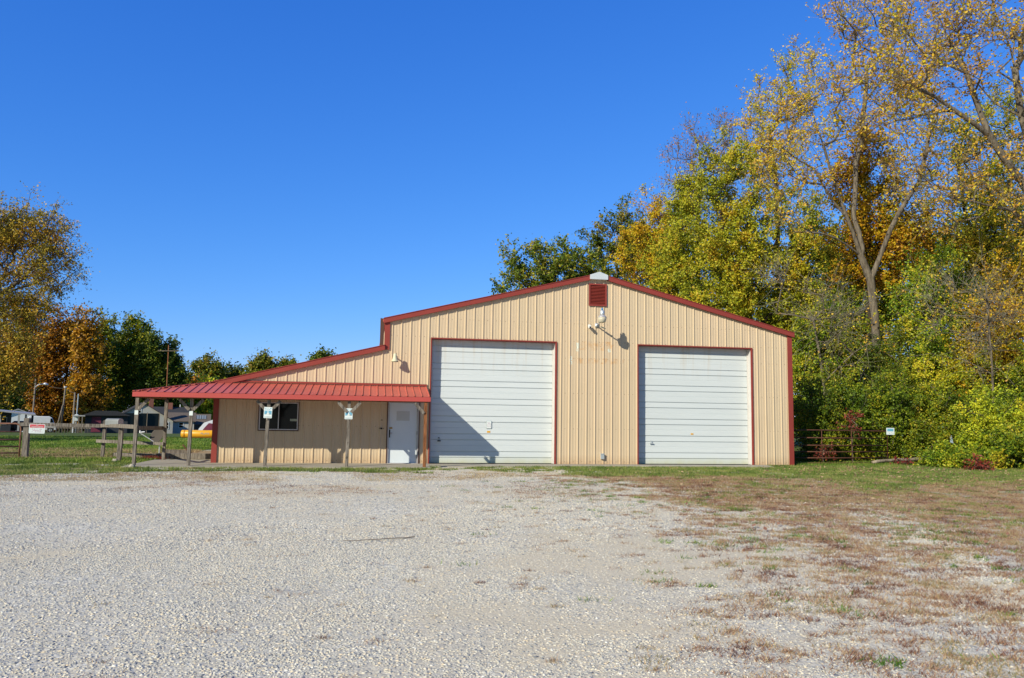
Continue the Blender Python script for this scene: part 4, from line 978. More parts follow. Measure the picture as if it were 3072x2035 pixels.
def make_tree(name, label, cat, base, stems, ells, leaf, seed, n_tip=160, leaves=60, lsize=.11, tw=.7, ntw=6, bark='bark', rtip=.012, rmax=.35,
              group=None, droop=0, spread=.16, barelow=0, up=.15, twigmat=None, shell=.45, crown='crown', tk=3, twr=.006, parent_kind='trunk', void=-.9):
    """base (x,y); stems: list of polylines (relative x,y,z); ells: list of (cx,cy,cz,rx,ry,rz,weight) relative"""
    rg = np.random.default_rng(seed)
    pos, par = [np.zeros(3)], [-1]; path = [0.0]
    for si, st_ in enumerate(stems):
        st_ = [np.array(p, float) for p in st_]
        if si == 0: cur = 0
        else:
            dd = [np.linalg.norm(p-st_[0]) for p in pos]; cur = int(np.argmin(dd))
        for p0, p1 in zip(st_[:-1], st_[1:]):
            k = max(1, int(np.linalg.norm(p1-p0)/.8))
            for j in range(1, k+1):
                q_ = p0+(p1-p0)*j/k+rg.normal(size=3)*.04*(j < k or 0)
                pos.append(q_); par.append(cur); path.append(path[cur]+np.linalg.norm(q_-pos[cur])); cur = len(pos)-1
    wts = np.array([e[6] if len(e) > 6 else e[3]*e[4]*e[5] for e in ells], float); wts /= wts.sum()
    A = []
    for e, w_ in zip(ells, wts):
        k = max(3, int(n_tip*w_)); u = unit(rg, k); r = rg.random((k, 1))**shell
        r *= 1+.22*np.sin(u[:, 0:1]*5+seed)*np.sin(u[:, 2:3]*6+seed*2)+.1*rg.normal(size=(k, 1))
        A.append(np.array(e[:3])+u*r*np.array(e[3:6]))
    A = np.concatenate(A); zg = float(gt(base[1])); A[:, 2] = np.abs(A[:, 2]-.05-zg)+.05+zg
    nstem = len(pos); root = np.array(stems[0][-1])
    sc_v = 2.2/max(.6, float(np.mean([e[3] for e in ells])))                     # open voids so the crown breaks into masses
    vn = np.sin(A[:, 0]*sc_v*2.1+seed)+np.sin(A[:, 1]*sc_v*2.4+seed*1.7)+np.sin(A[:, 2]*sc_v*2.8+seed*.6+np.sin(A[:, 0]*sc_v*1.3))
    keep = (vn > void) | (rg.random(len(A)) < .25)
    if keep.sum() > 12: A = A[keep]
    A = A[np.argsort(np.linalg.norm(A-root, axis=1))]
    P = np.zeros((len(A)*30+nstem, 3)); PL = np.zeros(len(P)); n = nstem; P[:n] = pos; PL[:n] = path
    par = par+[0]*(len(P)-n); tips = []
    for a in A:
        d = np.linalg.norm(P[:n]-a, axis=1); cost = d+.22*PL[:n]+.7*np.maximum(0, P[:n, 2]-a[2]+d*up)
        j = int(np.argmin(cost)); dj = d[j]; k = max(1, min(25, int(dj/.6))); p0 = P[j].copy(); cur = j
        side = rg.normal(size=3)*dj*.07+np.array([0, 0, -.06*dj if droop <= 0 else .12*dj])
        for i in range(1, k+1):
            f = i/k; q_ = p0+(a-p0)*f+side*math.sin(math.pi*f)+rg.normal(size=3)*.03*(i < k)
            P[n] = q_; par[n] = cur; PL[n] = PL[cur]+np.linalg.norm(q_-P[cur]); cur = n; n += 1
        tips.append(cur)
    P = P[:n]; par = np.array(par[:n]); cnt = np.zeros(n); cnt[tips] += 1
    for i in range(n-1, 0, -1): cnt[par[i]] += cnt[i]
    rad = np.minimum(rmax, rtip*np.maximum(cnt, 1)**.5)
    i = np.arange(1, n); pr_ = par[1:]
    P0, P1 = P[pr_], P[i]; ra = np.minimum(rad[pr_], rad[i]*1.25+.004); rb = rad[i]
    big = rb > .06
    D = P1-P0; Pe = P1+D*.06
    parts = []
    if big.any(): parts.append(tubes(P0[big], Pe[big], ra[big], rb[big], 8))
    if (~big).any(): parts.append(tubes(P0[~big], P1[~big], ra[~big], rb[~big], 4))
    # twigs
    T = np.array(tips); m_ = len(T)*ntw
    src = P[np.repeat(T, ntw)]-(P[np.repeat(T, ntw)]-P[par[np.repeat(T, ntw)]])*rg.random((m_, 1))
    cen = np.average(P[T], axis=0); outd = src-cen; outd /= np.linalg.norm(outd, axis=1, keepdims=True)+1e-9
    td = unit(rg, m_)+outd*.6+np.array([0, 0, .35-droop]); td /= np.linalg.norm(td, axis=1, keepdims=True)
    tl = tw*rg.uniform(.5, 1.3, (m_, 1)); mid = src+td*tl*.5+rg.normal(size=(m_, 3))*.04*tl; end = src+td*tl-np.array([0, 0, 1.])*droop*tl*.45+rg.normal(size=(m_, 3))*.06*tl
    o1 = np.full(m_, twr)
    wood = merge(parts)
    twp = merge([tubes(src, mid, o1, o1*.75, tk), tubes(mid, end, o1*.75, o1*.35, tk)])
    t = thing(name, label, cat, (base[0], base[1], 0), 0, group)
    if twigmat is None:
        V, F_ = merge([wood, twp]); mesh_np(parent_kind, V, F_, MT[bark], t, smooth=True)
    else:
        tr = mesh_np(parent_kind, wood[0], wood[1], MT[bark], t, smooth=True); mesh_np('twigs', twp[0], twp[1], MT[twigmat], tr)
    # leaves along the twigs
    nl = int(len(T)*leaves)
    if nl:
        ti = rg.integers(0, m_, nl); dens = rg.random(m_)
        ti = np.where(dens[ti] < .25, rg.integers(0, m_, nl), ti)
        f = np.array([.3, .6, .85, 1.0])[rg.integers(0, 4, nl)][:, None]; spread_ = spread*np.where(rg.random((nl, 1)) < .18, 1.3, .50)
        c_ = np.where(f < .5, src[ti]+(mid[ti]-src[ti])*f*2, mid[ti]+(end[ti]-mid[ti])*(f-.5)*2)+rg.normal(size=(nl, 3))*spread_
        c_ = c_[c_[:, 2] > .03+zg]
        V, F_ = leaf_quads(rg, c_, lsize, droop*1.2); mesh_np(crown, V, F_, L_[leaf], t)
    return t
def E(u0, v0, u1, v1, y, base, wt=None, dy=None):
    """ellipsoid from a photo box seen at depth y, relative to base"""
    a = at(u0, (v0+v1)/2, y); b = at(u1, (v0+v1)/2, y); c_ = at((u0+u1)/2, v0, y); d = at((u0+u1)/2, v1, y)
    rx = abs(b[0]-a[0])/2; rz = abs(c_[2]-d[2])/2; ry = dy or rx*.8
    e = ((a[0]+b[0])/2-base[0], y-base[1], (c_[2]+d[2])/2, rx, ry, rz)
    return e+(wt,) if wt else e
def S(base, *uvy):
    return [(0, 0, float(gt(base[1]))-.1)]+[tuple(at(u, v, y)-np.array([base[0], base[1], 0])) for u, v, y in uvy]
def S2(base, *uvy): return S(base, *uvy)[1:]

# ------------------------------------------------------------------ trees on the right
def T(name, label, u, y, stems, boxes, leaf, seed, cat='tree', base=None, v=1390, **k):
    b = at(u, v, y) if base is None else base
    b = (float(b[0]), y)
    st_ = [S(b, *stems[0])]+[S2(b, *s_) for s_ in stems[1:]]
    el = [E(*bx[:4], bx[4] if len(bx) > 4 and bx[4] is not None else y, b, bx[5] if len(bx) > 5 else None) for bx in boxes]
    return make_tree(name, label, cat, b, st_, el, leaf, seed, **k)
WG = 'trees of the woods beside the building'
T('oak_tree', 'dark green round-topped tree behind the left slope of the main roof', 1610, 45, [[(1612, 1000, 45), (1610, 850, 45)]], [(1480, 715, 1760, 960), (1640, 740, 1850, 980)], 'oak', 11, n_tip=260, leaves=120, lsize=.24, tw=1.0, rmax=.3, spread=.25, group='dark green trees behind the building')
T('oak_tree', 'taller dark green tree just left of the gable peak', 1850, 48, [[(1852, 950, 48), (1850, 760, 48)]], [(1775, 600, 1970, 900), (1700, 730, 1860, 960), (1860, 640, 2000, 900)], 'oak', 12, n_tip=260, leaves=120, lsize=.24, tw=1.0, rmax=.3, spread=.25, group='dark green trees behind the building')
T('maple_tree', 'golden-orange tree rising behind the gable peak', 1960, 36, [[(1965, 950, 36), (1970, 760, 36)]], [(1860, 590, 2090, 960), (1950, 560, 2080, 800)], 'gold', 13, n_tip=300, leaves=130, lsize=.17, tw=.9, spread=.2, group=WG)
T('maple_tree', 'yellow-green tree between the golden one and the biggest leafy crown', 2050, 27, [[(2050, 950, 27), (2048, 780, 27)]], [(1940, 580, 2170, 1000), (2010, 500, 2150, 760)], 'yg', 27, n_tip=300, leaves=120, lsize=.16, tw=.9, spread=.2, bark='bark_dark', group=WG)
T('poplar_tree', 'thin half-bare brownish tree left of the yellow-green one', 2090, 30, [[(2090, 900, 30), (2095, 600, 30)]], [(1990, 370, 2150, 760), (2080, 330, 2230, 640)], 'brown', 14, n_tip=230, leaves=34, lsize=.13, tw=1.0, ntw=9, spread=.12, twigmat='twig', twr=.008, group=WG)
T('maple_tree', 'large bright yellow-green tree over the right slope of the roof', 2250, 17, [[(2245, 1000, 17), (2240, 850, 17)], [(2245, 950, 17), (2170, 700, 17), (2140, 520, 17)], [(2242, 900, 17), (2330, 720, 16.5), (2350, 560, 17)]],
  [(2050, 430, 2340, 900), (2200, 520, 2520, 1000), (2300, 640, 2540, 1120), (2020, 640, 2330, 1050), (2080, 380, 2250, 620), (2230, 860, 2520, 1180)], 'yg', 15, n_tip=680, leaves=170, lsize=0.135, tw=.75, spread=.17, bark='bark_dark', group=WG)
T('poplar_tree', 'slim yellow-leaved tree against the sky left of the pale forked trunk', 2330, 21, [[(2335, 900, 21), (2330, 600, 21), (2310, 400, 21)]], [(2200, 190, 2400, 640), (2290, 110, 2470, 470), (2200, 420, 2330, 700)], 'gold', 16, n_tip=260, leaves=85, lsize=0.13, tw=.9, ntw=7, spread=.12, twigmat='twig', twr=.007, rtip=.010, group=WG)
T('cottonwood_tree', 'tall pale-trunked tree forking low into several stems beside the building', 2640, 6.5,
  [[(2636, 1207, 6.5), (2630, 1052, 6.5), (2612, 842, 6.5)], [(2612, 842, 6.5), (2560, 700, 6.5), (2504, 547, 6.2), (2450, 380, 6), (2427, 302, 6)], [(2600, 800, 6.5), (2560, 650, 6.8), (2567, 547, 7), (2588, 365, 7), (2600, 200, 7)],
   [(2624, 842, 6.5), (2640, 770, 6.3), (2672, 688, 6), (2757, 547, 5.6), (2800, 350, 5.4), (2790, 200, 5.4)], [(2532, 652, 6.5), (2441, 505, 6.2), (2300, 414, 6)]],
  [(2240, 260, 2520, 700), (2560, 900, 2700, 1190, None, 1.2), (2380, 100, 2640, 520), (2540, 30, 2860, 480), (2640, 300, 2900, 700), (2440, -150, 2760, 200)], 'tanleaf', 17, n_tip=470, leaves=52, lsize=0.12, tw=.9, ntw=8, rmax=.22, rtip=.0095, spread=.10, twigmat='twig', twr=.0065, group=WG)
T('cottonwood_tree', 'big sparse-leaved tree whose thick limbs lean left over the bushes', 3260, .5,
  [[(3240, 900, .5), (3130, 640, .5)], [(3130, 640, .5), (3066, 547, .5), (2967, 407, .3), (2813, 295, 0), (2687, 231, 0)], [(3130, 640, .5), (3085, 420, .6), (3065, 350, .6), (3030, 140, .6), (2980, 20, .6)], [(3180, 760, .5), (3037, 631, .2), (2862, 596, -.2), (2771, 554, -.3)], [(2967, 407, .3), (2900, 220, .3), (2820, 60, .3)]],
  [(2560, 60, 2860, 420), (2740, -120, 3080, 360), (2600, -60, 2860, 260), (2700, 400, 2960, 700), (2900, 250, 3200, 700), (2950, -250, 3300, 200)], 'tanleaf', 18, n_tip=520, leaves=46, lsize=0.115, tw=.85, ntw=8, rmax=.26, rtip=.011, spread=.10, bark='bark', twigmat='twig', twr=.006, group=WG)
T('maple_tree', 'glowing golden tree seen between the stems of the forked trunk', 2600, 9.5, [[(2605, 900, 9.5), (2610, 700, 9.5)]], [(2490, 400, 2730, 760), (2560, 560, 2800, 900), (2480, 640, 2640, 860)], 'gold', 19, n_tip=340, leaves=120, lsize=0.135, tw=.8, spread=.18, bark='bark_dark', group=WG)
T('maple_tree', 'yellow-green tree with dark limbs behind the leaning sparse-leaved tree', 2960, 9, [[(2960, 900, 9), (2950, 700, 9)], [(2955, 800, 9), (2890, 620, 9), (2870, 480, 9)]], [(2790, 480, 3120, 950), (2860, 260, 3100, 600), (2960, 560, 3250, 1000)], 'yg', 20, n_tip=480, leaves=130, lsize=0.125, tw=.8, spread=.17, bark='bark_dark', group=WG)
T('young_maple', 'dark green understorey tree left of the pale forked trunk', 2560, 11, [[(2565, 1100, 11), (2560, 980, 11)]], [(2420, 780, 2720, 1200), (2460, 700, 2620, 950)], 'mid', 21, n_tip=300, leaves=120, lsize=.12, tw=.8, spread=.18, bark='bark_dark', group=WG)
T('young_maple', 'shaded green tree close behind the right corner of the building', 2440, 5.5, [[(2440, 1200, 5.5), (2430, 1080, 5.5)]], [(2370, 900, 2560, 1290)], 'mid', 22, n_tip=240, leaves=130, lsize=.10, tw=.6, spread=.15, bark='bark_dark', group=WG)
T('young_maple', 'low green and yellow tree right of the pale forked trunk', 2790, 5.5, [[(2795, 1200, 5.5), (2790, 1050, 5.5)]], [(2660, 850, 2960, 1220), (2700, 740, 2900, 980)], 'mid', 23, n_tip=320, leaves=125, lsize=0.11, tw=.7, spread=.16, bark='bark', group=WG)
T('young_maple', 'golden tree above the broad yellow-green bush', 3020, 3, [[(3020, 1200, 3), (3010, 1050, 3)]], [(2880, 860, 3180, 1260), (2950, 740, 3150, 980)], 'gold', 24, n_tip=320, leaves=130, lsize=0.11, tw=.7, spread=.16, bark='bark', group=WG)
T('dead_tree', 'leafless grey arching saplings in front of the woods by the roof end', 2480, 4.5, [[(2470, 1150, 4.5), (2440, 960, 4.5)], [(2470, 1150, 4.5), (2560, 1060, 4.2), (2420, 930, 4)]], [(2380, 820, 2620, 1120), (2260, 780, 2440, 960)], 'tanleaf', 25, n_tip=110, leaves=5, lsize=.09, tw=1.1, ntw=7, rmax=.06, rtip=.008, twigmat='twig', twr=.007, group='leafless saplings', up=0)
T('dead_tree', 'bare pale branches hanging at the right edge of the woods', 2960, 0.5, [[(2980, 1200, .5), (2960, 900, .5)]], [(2780, 780, 3080, 1100)], 'tanleaf', 26, n_tip=120, leaves=9, lsize=.09, tw=1.1, ntw=6, rmax=.05, rtip=.007, twigmat='twig', twr=.006, group='leafless saplings', up=0)
# deeper trees that close the woods
fill = [(2030, 30, 700, 'mid'), (2180, 27, 640, 'yg'), (2330, 25, 690, 'mid'), (2480, 23, 640, 'green'), (2640, 22, 600, 'mid'), (2800, 20, 640, 'yg'), (2960, 19, 560, 'mid'), (3120, 17, 620, 'mid'), (3280, 12, 640, 'yg')]
fl = ['mid-green tree deep in the woods behind the golden tree', 'yellow-green tree deep behind the biggest leafy crown', 'mid-green tree deep in the woods over the roof end', 'darkest tree deep in the woods left of the pale forked trunk',
      'green tree deep behind the pale forked trunk', 'yellow-green tree deep in the woods right of the pale forked trunk', 'tall green tree deep behind the right edge of the woods', 'green tree at the back of the woods, at the right edge', 'yellow-green tree just beyond the right edge']
for i, ((u, y, v0, lf), lb) in enumerate(zip(fill, fl)):
    T('forest_tree', lb, u, y, [[(u, 1100, y), (u+8, 950, y)]], [(u-120, v0, u+120, 1150), (u-130, 980, u+130, 1340)], lf, 40+i, n_tip=240, leaves=110, lsize=.18, tw=.9, spread=.24, bark='bark_dark', group='deeper trees of the woods', void=-3)

# bushes along the edge of the woods
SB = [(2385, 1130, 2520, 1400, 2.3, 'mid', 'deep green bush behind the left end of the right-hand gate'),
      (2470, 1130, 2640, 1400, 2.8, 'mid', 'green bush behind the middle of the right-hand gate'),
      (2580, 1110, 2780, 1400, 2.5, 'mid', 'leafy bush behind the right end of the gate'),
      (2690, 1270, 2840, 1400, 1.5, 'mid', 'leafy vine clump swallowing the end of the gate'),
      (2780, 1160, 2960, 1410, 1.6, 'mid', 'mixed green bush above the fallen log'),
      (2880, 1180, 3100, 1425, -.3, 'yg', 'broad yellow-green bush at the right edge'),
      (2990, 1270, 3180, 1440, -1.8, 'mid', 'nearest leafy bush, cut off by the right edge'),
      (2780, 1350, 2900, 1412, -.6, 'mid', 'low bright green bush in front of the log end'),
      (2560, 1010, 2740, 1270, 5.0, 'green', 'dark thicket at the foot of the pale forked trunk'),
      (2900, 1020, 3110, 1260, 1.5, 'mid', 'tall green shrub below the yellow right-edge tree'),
      (2740, 1040, 2900, 1280, 3.5, 'yg', 'yellow shrub in the thicket above the white sign'),
      (2880, 1360, 2990, 1425, -1.4, 'mid', 'low green bush beside the red drooping leaves')]
for i, (u0, v0, u1, v1, y, lf, lb) in enumerate(SB):
    um = (u0+u1)/2; b = at(um, 1390, y); b = (float(b[0]), y); e = E(u0, v0, u1, v1+10, y, b)
    hz = e[2]+e[5]; area = e[3]*e[5]
    make_tree('bush', lb, 'bush', b, [[(0, 0, 0), (0, 0, .18)]], [(e[0], 0, hz*.5, e[3], min(1.4, e[3]*.8), hz*.52), (e[0]-.4*e[3], -.2, hz*.32, e[3]*.6, .6, hz*.34), (e[0]+.4*e[3], -.2, hz*.36, e[3]*.6, .6, hz*.38)],
              lf, 70+i, n_tip=int(60+80*area), leaves=105, lsize=.085, tw=.36, ntw=5, rmax=.05, rtip=.005, group='bushes along the edge of the woods', spread=.10, up=-.1, parent_kind='stems', crown='foliage', tk=3, twr=.003)
for i, (u0, v0, u1, v1, y, lb) in enumerate([(2525, 1225, 2592, 1300, 1.35, 'dark red sumac leaves above the right-hand gate'), (2900, 1370, 2945, 1418, -2.3, 'drooping red leaf plant at the foot of the bushes'),
                                             (2945, 1385, 2970, 1410, -2.4, 'smaller red leaf plant right of the drooping one'), (2430, 1330, 2510, 1372, 1.4, 'red creeper behind the lower bars of the gate'), (2680, 1385, 2730, 1405, .3, 'orange-red leaves under the fallen log')]):
    b = at((u0+u1)/2, 1390, y); b = (float(b[0]), y); e = E(u0, v0, u1, v1, y, b)
    make_tree('red_shrub', lb, 'shrub', b, [[(0, 0, 0), (0, 0, max(.1, e[2]*.6))]], [e], 'red', 95+i, n_tip=24, leaves=14, lsize=.09, tw=.22, ntw=4, rmax=.02, rtip=.004, group='red-leaved plants by the woods', spread=.06, droop=.6, up=-.1, parent_kind='stems', crown='foliage', twr=.003)

t = thing('white_sign', 'white sign half hidden by leaves at the end of the right-hand gate', 'sign', (12.0, 1.0, 1.26))
pn = MB().box(-.17, -.006, -.13, .17, .0, .13).obj('panel', MT['signwhite'], t); MB().box(-.13, -.0085, -.0, .13, -.0068, .10).obj('blue_field', MT['signblue'], t)
fuse([pn, marks(-.13, .13, -.10, -.02, -.0085, 2, random.Random(2), 'faded_print', 'ink', t, .5)])
m = MB(); m.add([(-.04, 0, .12), (.05, .02, .14), (.03, -.03, .02), (.10, 0, -.16), (-.02, .03, -.12), (-.05, -.02, 0)], [(0, 1, 2, 5), (5, 2, 3, 4)]); t = tag(m.obj('plastic_scrap', plain('pale_blue_plastic', (.42, .52, .62), .4)), 'pale blue plastic scrap caught in the bushes', 'scrap'); t.location = tuple(at(2853, 1318, .35))
# fallen log
a = at(2617, 1388, .35); b = at(2818, 1370, .75)
m = MB(); rg_ = random.Random(5); pts = []
for i in range(12):
    f = i/11; pts.append(((a[0]*(1-f)+b[0]*f)-a[0], (a[1]*(1-f)+b[1]*f)-a[1]+rg_.uniform(-.02, .02), max(.09, a[2]*(1-f)+b[2]*f)+rg_.uniform(-.012, .012)+.02*math.sin(f*7)))
m.tube(pts, [.055+.018*math.sin(i*1.7)*.4+.02*(i/11) for i in range(12)], 9); o = m.obj('fallen_log', MT['logm'], smooth=True); o.location = (a[0], a[1], 0); tag(o, 'pale fallen log lying against the bushes beside the gate', 'log')

# ------------------------------------------------------------------ trees on the left and far away
LG = 'autumn trees behind the left yard'
T('willow_tree', 'large golden-olive tree leaning over the left yard', -130, 25, [[(-110, 1100, 25), (-60, 960, 25), (0, 885, 25)], [(0, 885, 25), (65, 838, 25), (140, 750, 25), (200, 690, 25)], [(-60, 960, 25), (-40, 800, 25), (30, 680, 25)], [(10, 880, 25), (110, 850, 25), (190, 800, 25)]],
  [(-120, 640, 130, 900), (20, 600, 210, 830), (110, 650, 222, 790), (150, 745, 262, 830), (-160, 590, 90, 760), (60, 780, 210, 930), (-100, 840, 120, 1010)], 'olive', 111, n_tip=620, leaves=80, lsize=.125, tw=1.0, ntw=6, spread=.18, droop=.35, bark='bark', rmax=.3, group=LG)
T('willow_tree', 'low pale olive tree behind the carport, under the leaning golden-olive tree', -20, 30, [[(-20, 1230, 30), (-10, 1150, 30)]], [(-120, 960, 70, 1240), (-10, 1000, 120, 1130)], 'olive', 112, n_tip=240, leaves=55, lsize=.16, tw=1.0, spread=.2, bark='bark_dark', group=LG)
for i, (u, y, bx, lf, lb) in enumerate([
    (60, 150, [(-10, 900, 150, 1200)], 'brown', 'rust-brown tree behind the street lamp'),
    (130, 142, [(80, 930, 210, 1230), (60, 1080, 180, 1290)], 'brown', 'orange-brown tree right of the street lamp'),
    (200, 147, [(150, 930, 260, 1180), (150, 1120, 260, 1290)], 'brown', 'rust-coloured tree behind the leaning grey pole'),
    (250, 138, [(215, 940, 300, 1200), (200, 1120, 310, 1290)], 'brown', 'amber tree behind the pole with the meter box'),
    (300, 146, [(270, 945, 340, 1210), (260, 1130, 350, 1290)], 'mid', 'green and amber tree above the dark house'),
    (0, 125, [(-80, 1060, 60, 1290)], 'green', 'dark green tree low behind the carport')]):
    T('autumn_tree', lb, u, y, [[(u, 1180, y), (u+3, 1060, y)]], bx, lf, 120+i, n_tip=260, leaves=70, lsize=.50, tw=2.1, ntw=5, spread=.5, bark='bark_dark', rmax=.45, rtip=.025, twr=.015, group=LG)
for i, (u, y, bx, lf, lb) in enumerate([
    (400, 152, [(345, 965, 470, 1230), (380, 955, 450, 1080)], 'mid', 'broad green tree with the rounded top above the grey house'),
    (350, 160, [(325, 985, 400, 1260)], 'green', 'narrower green tree left of the rounded one'),
    (455, 146, [(420, 1010, 492, 1230)], 'green', 'green tree with a yellow tinge left of the thin brown pole'),
    (500, 148, [(470, 1030, 532, 1200), (490, 1100, 550, 1220)], 'green', 'ragged dark tree behind the crossarm of the thin brown pole')]):
    T('green_tree', lb, u, y, [[(u, 1200, y), (u, 1090, y)]], bx, lf, 140+i, n_tip=300, leaves=75, lsize=.52, tw=2.1, ntw=5, spread=.5, bark='bark_dark', rmax=.6, rtip=.025, twr=.015, group='green trees behind the grey house')
for i, (u, y, bx, lf, lb) in enumerate([
    (625, 230, [(592, 1072, 662, 1180)], 'oak', 'distant green tree just left of the lean-to roof tip'),
    (690, 240, [(660, 1104, 724, 1180)], 'green', 'small distant dark tree right of the distant green one'),
    (780, 215, [(742, 1078, 830, 1170)], 'oak', 'left of the distant treetops showing above the lean-to roof'),
    (860, 215, [(810, 1084, 900, 1170)], 'oak', 'right of the wide distant treetops above the lean-to roof'),
    (965, 215, [(938, 1062, 1000, 1130)], 'green', 'small dark treetop nearest the step in the roof'),
    (565, 180, [(535, 1135, 612, 1250)], 'brown', 'reddish distant tree above the porch roof corner'),
    (610, 172, [(575, 1160, 670, 1270)], 'yg', 'yellow-green tree seen under the porch roof'),
    (540, 200, [(500, 1120, 580, 1250)], 'mid', 'distant green tree right of the thin brown pole')]):
    T('distant_tree', lb, u, y, [[(u, 1220, y), (u, 1170, y)]], bx, lf, 150+i, n_tip=150, leaves=60, lsize=.75, tw=2.5, ntw=4, spread=.8, bark='bark_dark', rmax=.6, rtip=.03, twr=.02, group='distant trees')
# two trees left of the frame that shade the lawn
for i, (x, y, lb) in enumerate([(-39.0, 15.0, 'broad tree just outside the left edge, shading the lawn'), (-43.0, 6.5, 'broad tree farther outside the left edge, shading the yard')]):
    make_tree('shade_tree', lb, 'tree', (x, y), [[(0, 0, 0), (0, 0, 3)]], [(0, 0, 7, 5, 4.5, 3.8), (2, 1, 5, 4, 3.5, 2.5)], 'olive', 170+i, n_tip=150, leaves=55, lsize=.3, tw=1.2, ntw=4, spread=.3, bark='bark_dark', group='shade trees')
# far wood on the horizon
rg = np.random.default_rng(5); n = 60000
x = rg.uniform(-420, 330, n); hh = 17+3.2*np.sin(x*.05)+2.4*np.sin(x*.13+1)+1.6*np.sin(x*.38); z = rg.random(n)**.7*hh
c_ = np.stack([x, 300+rg.uniform(-16, 16, n)*(1-z/26), z-5.5], 1); V, F_ = leaf_quads(rg, c_, 1.8)
tag(mesh_np('far_wood', V, F_, L_['mid']), 'low distant wood along the horizon', 'wood', kind='stuff')

# ------------------------------------------------------------------ grass, weeds, stones
def blades(name, xy, leaf, h, wd, seed, label, lean=.5, zoff=0, flat=0.0):
    rg = np.random.default_rng(seed); n = len(xy); a = rg.uniform(0, 2*math.pi, n); ln = rg.uniform(lean*flat, lean, n)
    h_ = h*rg.uniform(.5, 1.35, n); b = rg.uniform(0, 2*math.pi, n)
    z = gz(xy[:, 0], xy[:, 1])-.004+zoff; w2 = wd*rg.uniform(.7, 1.3, n)/2
    p0 = np.stack([xy[:, 0]-np.cos(a)*w2, xy[:, 1]-np.sin(a)*w2, z], 1); p1 = np.stack([xy[:, 0]+np.cos(a)*w2, xy[:, 1]+np.sin(a)*w2, z], 1)
    p2 = np.stack([xy[:, 0]+np.cos(b)*h_*ln, xy[:, 1]+np.sin(b)*h_*ln, z+h_*np.sqrt(np.maximum(.05, 1-ln**2))], 1)
    V = np.stack([p0, p1, p2], 1).reshape(-1, 3)
    return tag(mesh_np(name, V, np.arange(3*n).reshape(n, 3), L_[leaf]), label, 'grass', kind='stuff')
def scatter(n, x0, x1, y0, y1, seed, prob):
    rg = np.random.default_rng(seed); x = rg.uniform(x0, x1, n); y = rg.uniform(y0, y1, n)
    onslab = ((y > -2.0) & (y < 14) & (x > -14.7) & (x < -5.9)) | ((y > -1.05) & (y < 14) & (x > -5.9) & (x < 6.2)) | ((y > -.06) & (y < 14) & (x > -14.7) & (x < 7.4))
    onslab |= (y > 1.6) & (y < 14) & (x > -12.7) & (x < 7.4)
    keep = (rg.random(n) < prob(x, y)) & ~onslab
    return np.stack([x[keep], y[keep]], 1)
g_ = lambda x, y: sst(.25, .75, cover(x, y)[0]+.25*fbm(x, y, 6, 2, 9))
blades('grass', scatter(330000, -21, 16, -9, 0, 1, g_), 'grass', .065, .017, 1, 'green grass strip in front of the building and gate', .7)
blades('lawn_grass', scatter(150000, -26, -12.8, .0, 14, 2, lambda x, y: sst(.2, .8, cover(x, y)[0])), 'lawn', .075, .03, 2, 'green grass of the yard behind the wooden fence', .6)
blades('lawn_grass', scatter(120000, -40, -10, 10, 36, 22, lambda x, y: .95+0*x), 'lawn', .10, .07, 23, 'deep green lawn farther back before the houses', .6)
blades('dry_grass', scatter(110000, -26, -12.8, 1.2, 12, 3, lambda x, y: sst(.2, .9, cover(x, y)[2])), 'tan', .06, .03, 3, 'tan dry grass behind the wooden fence', .7)
blades('grass', scatter(60000, 7.5, 20, -.1, 9, 4, lambda x, y: .8+0*x), 'lawn', .10, .02, 4, 'grass under the gate and the bushes', .6)
def clumps(name, n, x0, x1, y0, y1, seed, prob, leaf, per, rad_, h, wd, label, lean=.97, flat=.55):
    c_ = scatter(n, x0, x1, y0, y1, seed, prob); rg = np.random.default_rng(seed+50)
    k = rg.integers(per//2, per*2, len(c_)); rr_ = rad_*rg.uniform(.5, 1.6, len(c_)); p = np.repeat(c_, k, axis=0)+rg.normal(size=(k.sum(), 2))*np.repeat(rr_, k)[:, None]*[1.25, .8]
    return blades(name, p, leaf, h, wd, seed+99, label, lean, flat=flat)
bw = lambda x, y: sst(.25, .85, cover(x, y)[1]+.30*fbm(x, y, 4, 3, 12))
clumps('dead_weeds', 30000, -7.5, 15, -22.5, -4.5, 31, bw, 'dry', 30, .050, .052, .008, 'reddish brown dead weeds covering the gravel on the right')
clumps('dead_weeds', 1500, -10, 2, -22.5, -9, 32, lambda x, y: .12+.88*sst(-7.5, -3, x), 'dry', 30, .045, .05, .006, 'scattered dead weed tufts in the open gravel')
clumps('dead_weeds', 6500, -19, -2, -11, -3.2, 33, lambda x, y: sst(.1, .8, fbm(x, y, 1.1, 3, 8)+.25)*.8, 'dry', 12, .10, .035, .012, 'low dead weeds at the far side of the gravel')
clumps('green_weeds', 9000, -7, 15, -22.5, -6, 34, lambda x, y: (.16+.5*sst(.1, .6, fbm(x, y, 1.3, 2, 33)))*sst(-5.5, 1, x)+.012, 'weed', 26, .06, .07, .010, 'green weed tufts among the dead ones on the right')
clumps('dry_grass', 26000, -4, 15, -22, -4.5, 44, lambda x, y: np.clip(.25+cover(x, y)[2], 0, .9)*sst(-3, 1.5, x+.25*(y+8)), 'tan', 14, .08, .06, .008, 'straw-coloured dry grass mixed into the weeds on the right')
clumps('dry_grass', 7000, -19, 2, -6.5, -1.9, 45, lambda x, y: .8*sst(.05, .5, fbm(x, y, 1.8, 3, 46)+.15), 'tan', 10, .09, .05, .012, 'straw tufts scattered in the grass strip before the porch')
clumps('ground_cover', 3000, -15.2, -12.7, 1.8, 4.5, 35, lambda x, y: .6+0*x, 'red', 6, .08, .14, .02, 'reddish ground plants behind the dark landscape timber', .8)
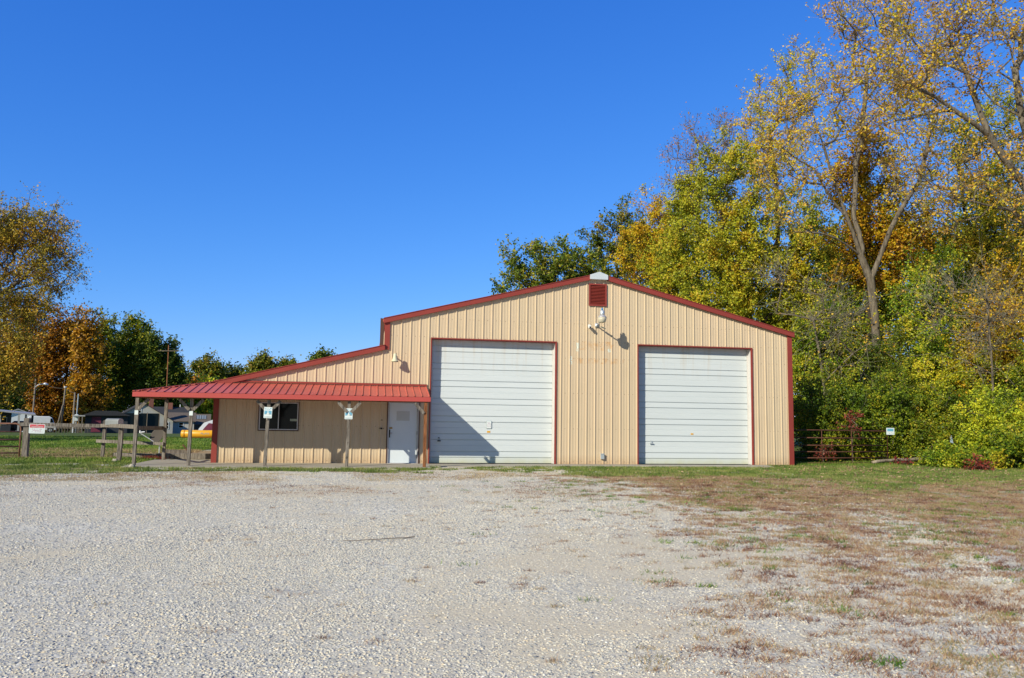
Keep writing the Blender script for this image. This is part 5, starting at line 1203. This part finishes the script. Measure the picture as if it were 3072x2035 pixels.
clumps('dry_grass', 2500, -15.2, -12.8, 2.4, 8, 36, lambda x, y: .6+0*x, 'tan', 8, .1, .14, .012, 'tall dry grass by the yellow tank', .7)
# fallen leaves
p = scatter(5200, -2, 15, -17, -.5, 37, lambda x, y: .15+.85*sst(3, 9, x)*sst(-9, -3, y)); rg = np.random.default_rng(3)
c_ = np.concatenate([p, (gz(p[:, 0], p[:, 1])+.05)[:, None]], 1); V, F_ = leaf_quads(rg, c_, .085, upb=2.5)
tag(mesh_np('fallen_leaves', V, F_, L_['dry']), 'dry fallen leaves on the grass near the woods', 'leaves', kind='stuff')

# stones
OCT = np.array([(1, 0, 0), (-1, 0, 0), (0, 1, 0), (0, -1, 0), (0, 0, 1), (0, 0, -1)], float)
OF = np.array([(0, 2, 4), (2, 1, 4), (1, 3, 4), (3, 0, 4), (2, 0, 5), (1, 2, 5), (3, 1, 5), (0, 3, 5)])
def stones(n, x0, x1, y0, y1, smin, smax, seed, prob):
    rg = np.random.default_rng(seed); p = scatter(n, x0, x1, y0, y1, seed, prob); n = len(p)
    s_ = smin+(smax-smin)*rg.random(n)**3.0; V = OCT[None]*rg.uniform(.6, 1.3, (n, 6, 1)); V = V+rg.normal(size=(n, 6, 3))*.16
    V[:, :, 2] *= .46; a = rg.uniform(0, 6.28, n); ca_, sa = np.cos(a)[:, None], np.sin(a)[:, None]
    X_ = V[:, :, 0]*ca_-V[:, :, 1]*sa; Y_ = V[:, :, 0]*sa+V[:, :, 1]*ca_
    V = np.stack([X_, Y_, V[:, :, 2]], 2)*s_[:, None, None]
    V += np.concatenate([p, (gz(p[:, 0], p[:, 1])+s_*.02)[:, None]], 1)[:, None]
    return V.reshape(-1, 3), (OF[None]+(np.arange(n)*6)[:, None, None]).reshape(-1, 3)
def gp(x, y):
    g1, b1, t1 = cover(x, y); f_ = fbm(x, y, .8, 3, 21)+.35*fbm(x, y, 4, 2, 23)
    # stones lie thick in some bands, thin where fines show
    return np.clip(.42+.58*sst(-.35, .45, f_), 0, 1)*(1-.5*sst(.3, .9, b1))*(1-g1)*(1-.82*dirt(x, y))
tri = lambda x, y: gp(x, y)*((x > -10.6-.45*(y+21)) & (x < -3.0+.62*(y+22)))
V1 = stones(620000, -15, 3, -21.9, -16, .0042, .0185, 51, tri)
V2 = stones(280000, -17, 7, -16, -9, .008, .025, 52, tri)
V3 = stones(70000, -18, 6, -9, -3, .012, .030, 53, gp)
V, F_ = merge([V1, V2, V3])
tag(mesh_np('gravel', V, F_, MT['stone']), 'loose pale gravel stones of the yard', 'gravel', kind='stuff')
# sticks
for i, (x, y, a, L_n, lb) in enumerate([(-7.6, -15.7, .25, .95, 'thin dark stick lying on the open gravel'), (-4.6, -1.6, .08, 1.9, 'long thin stick lying in front of the left roll-up door')]):
    rg_ = random.Random(i); pts = [(-L_n/2+L_n*k/8, rg_.uniform(-.015, .015)*L_n, .012+rg_.uniform(0, .012)) for k in range(9)]
    o = MB().tube(pts, [.004+.004*k/8 for k in range(9)], 6).obj('stick', MT['stick']); o.location = (x, y, float(gz(np.array([x]), np.array([y]))[0])+(.012 if i else .008)); o.rotation_euler = (0, 0, a); tag(o, lb, 'stick')
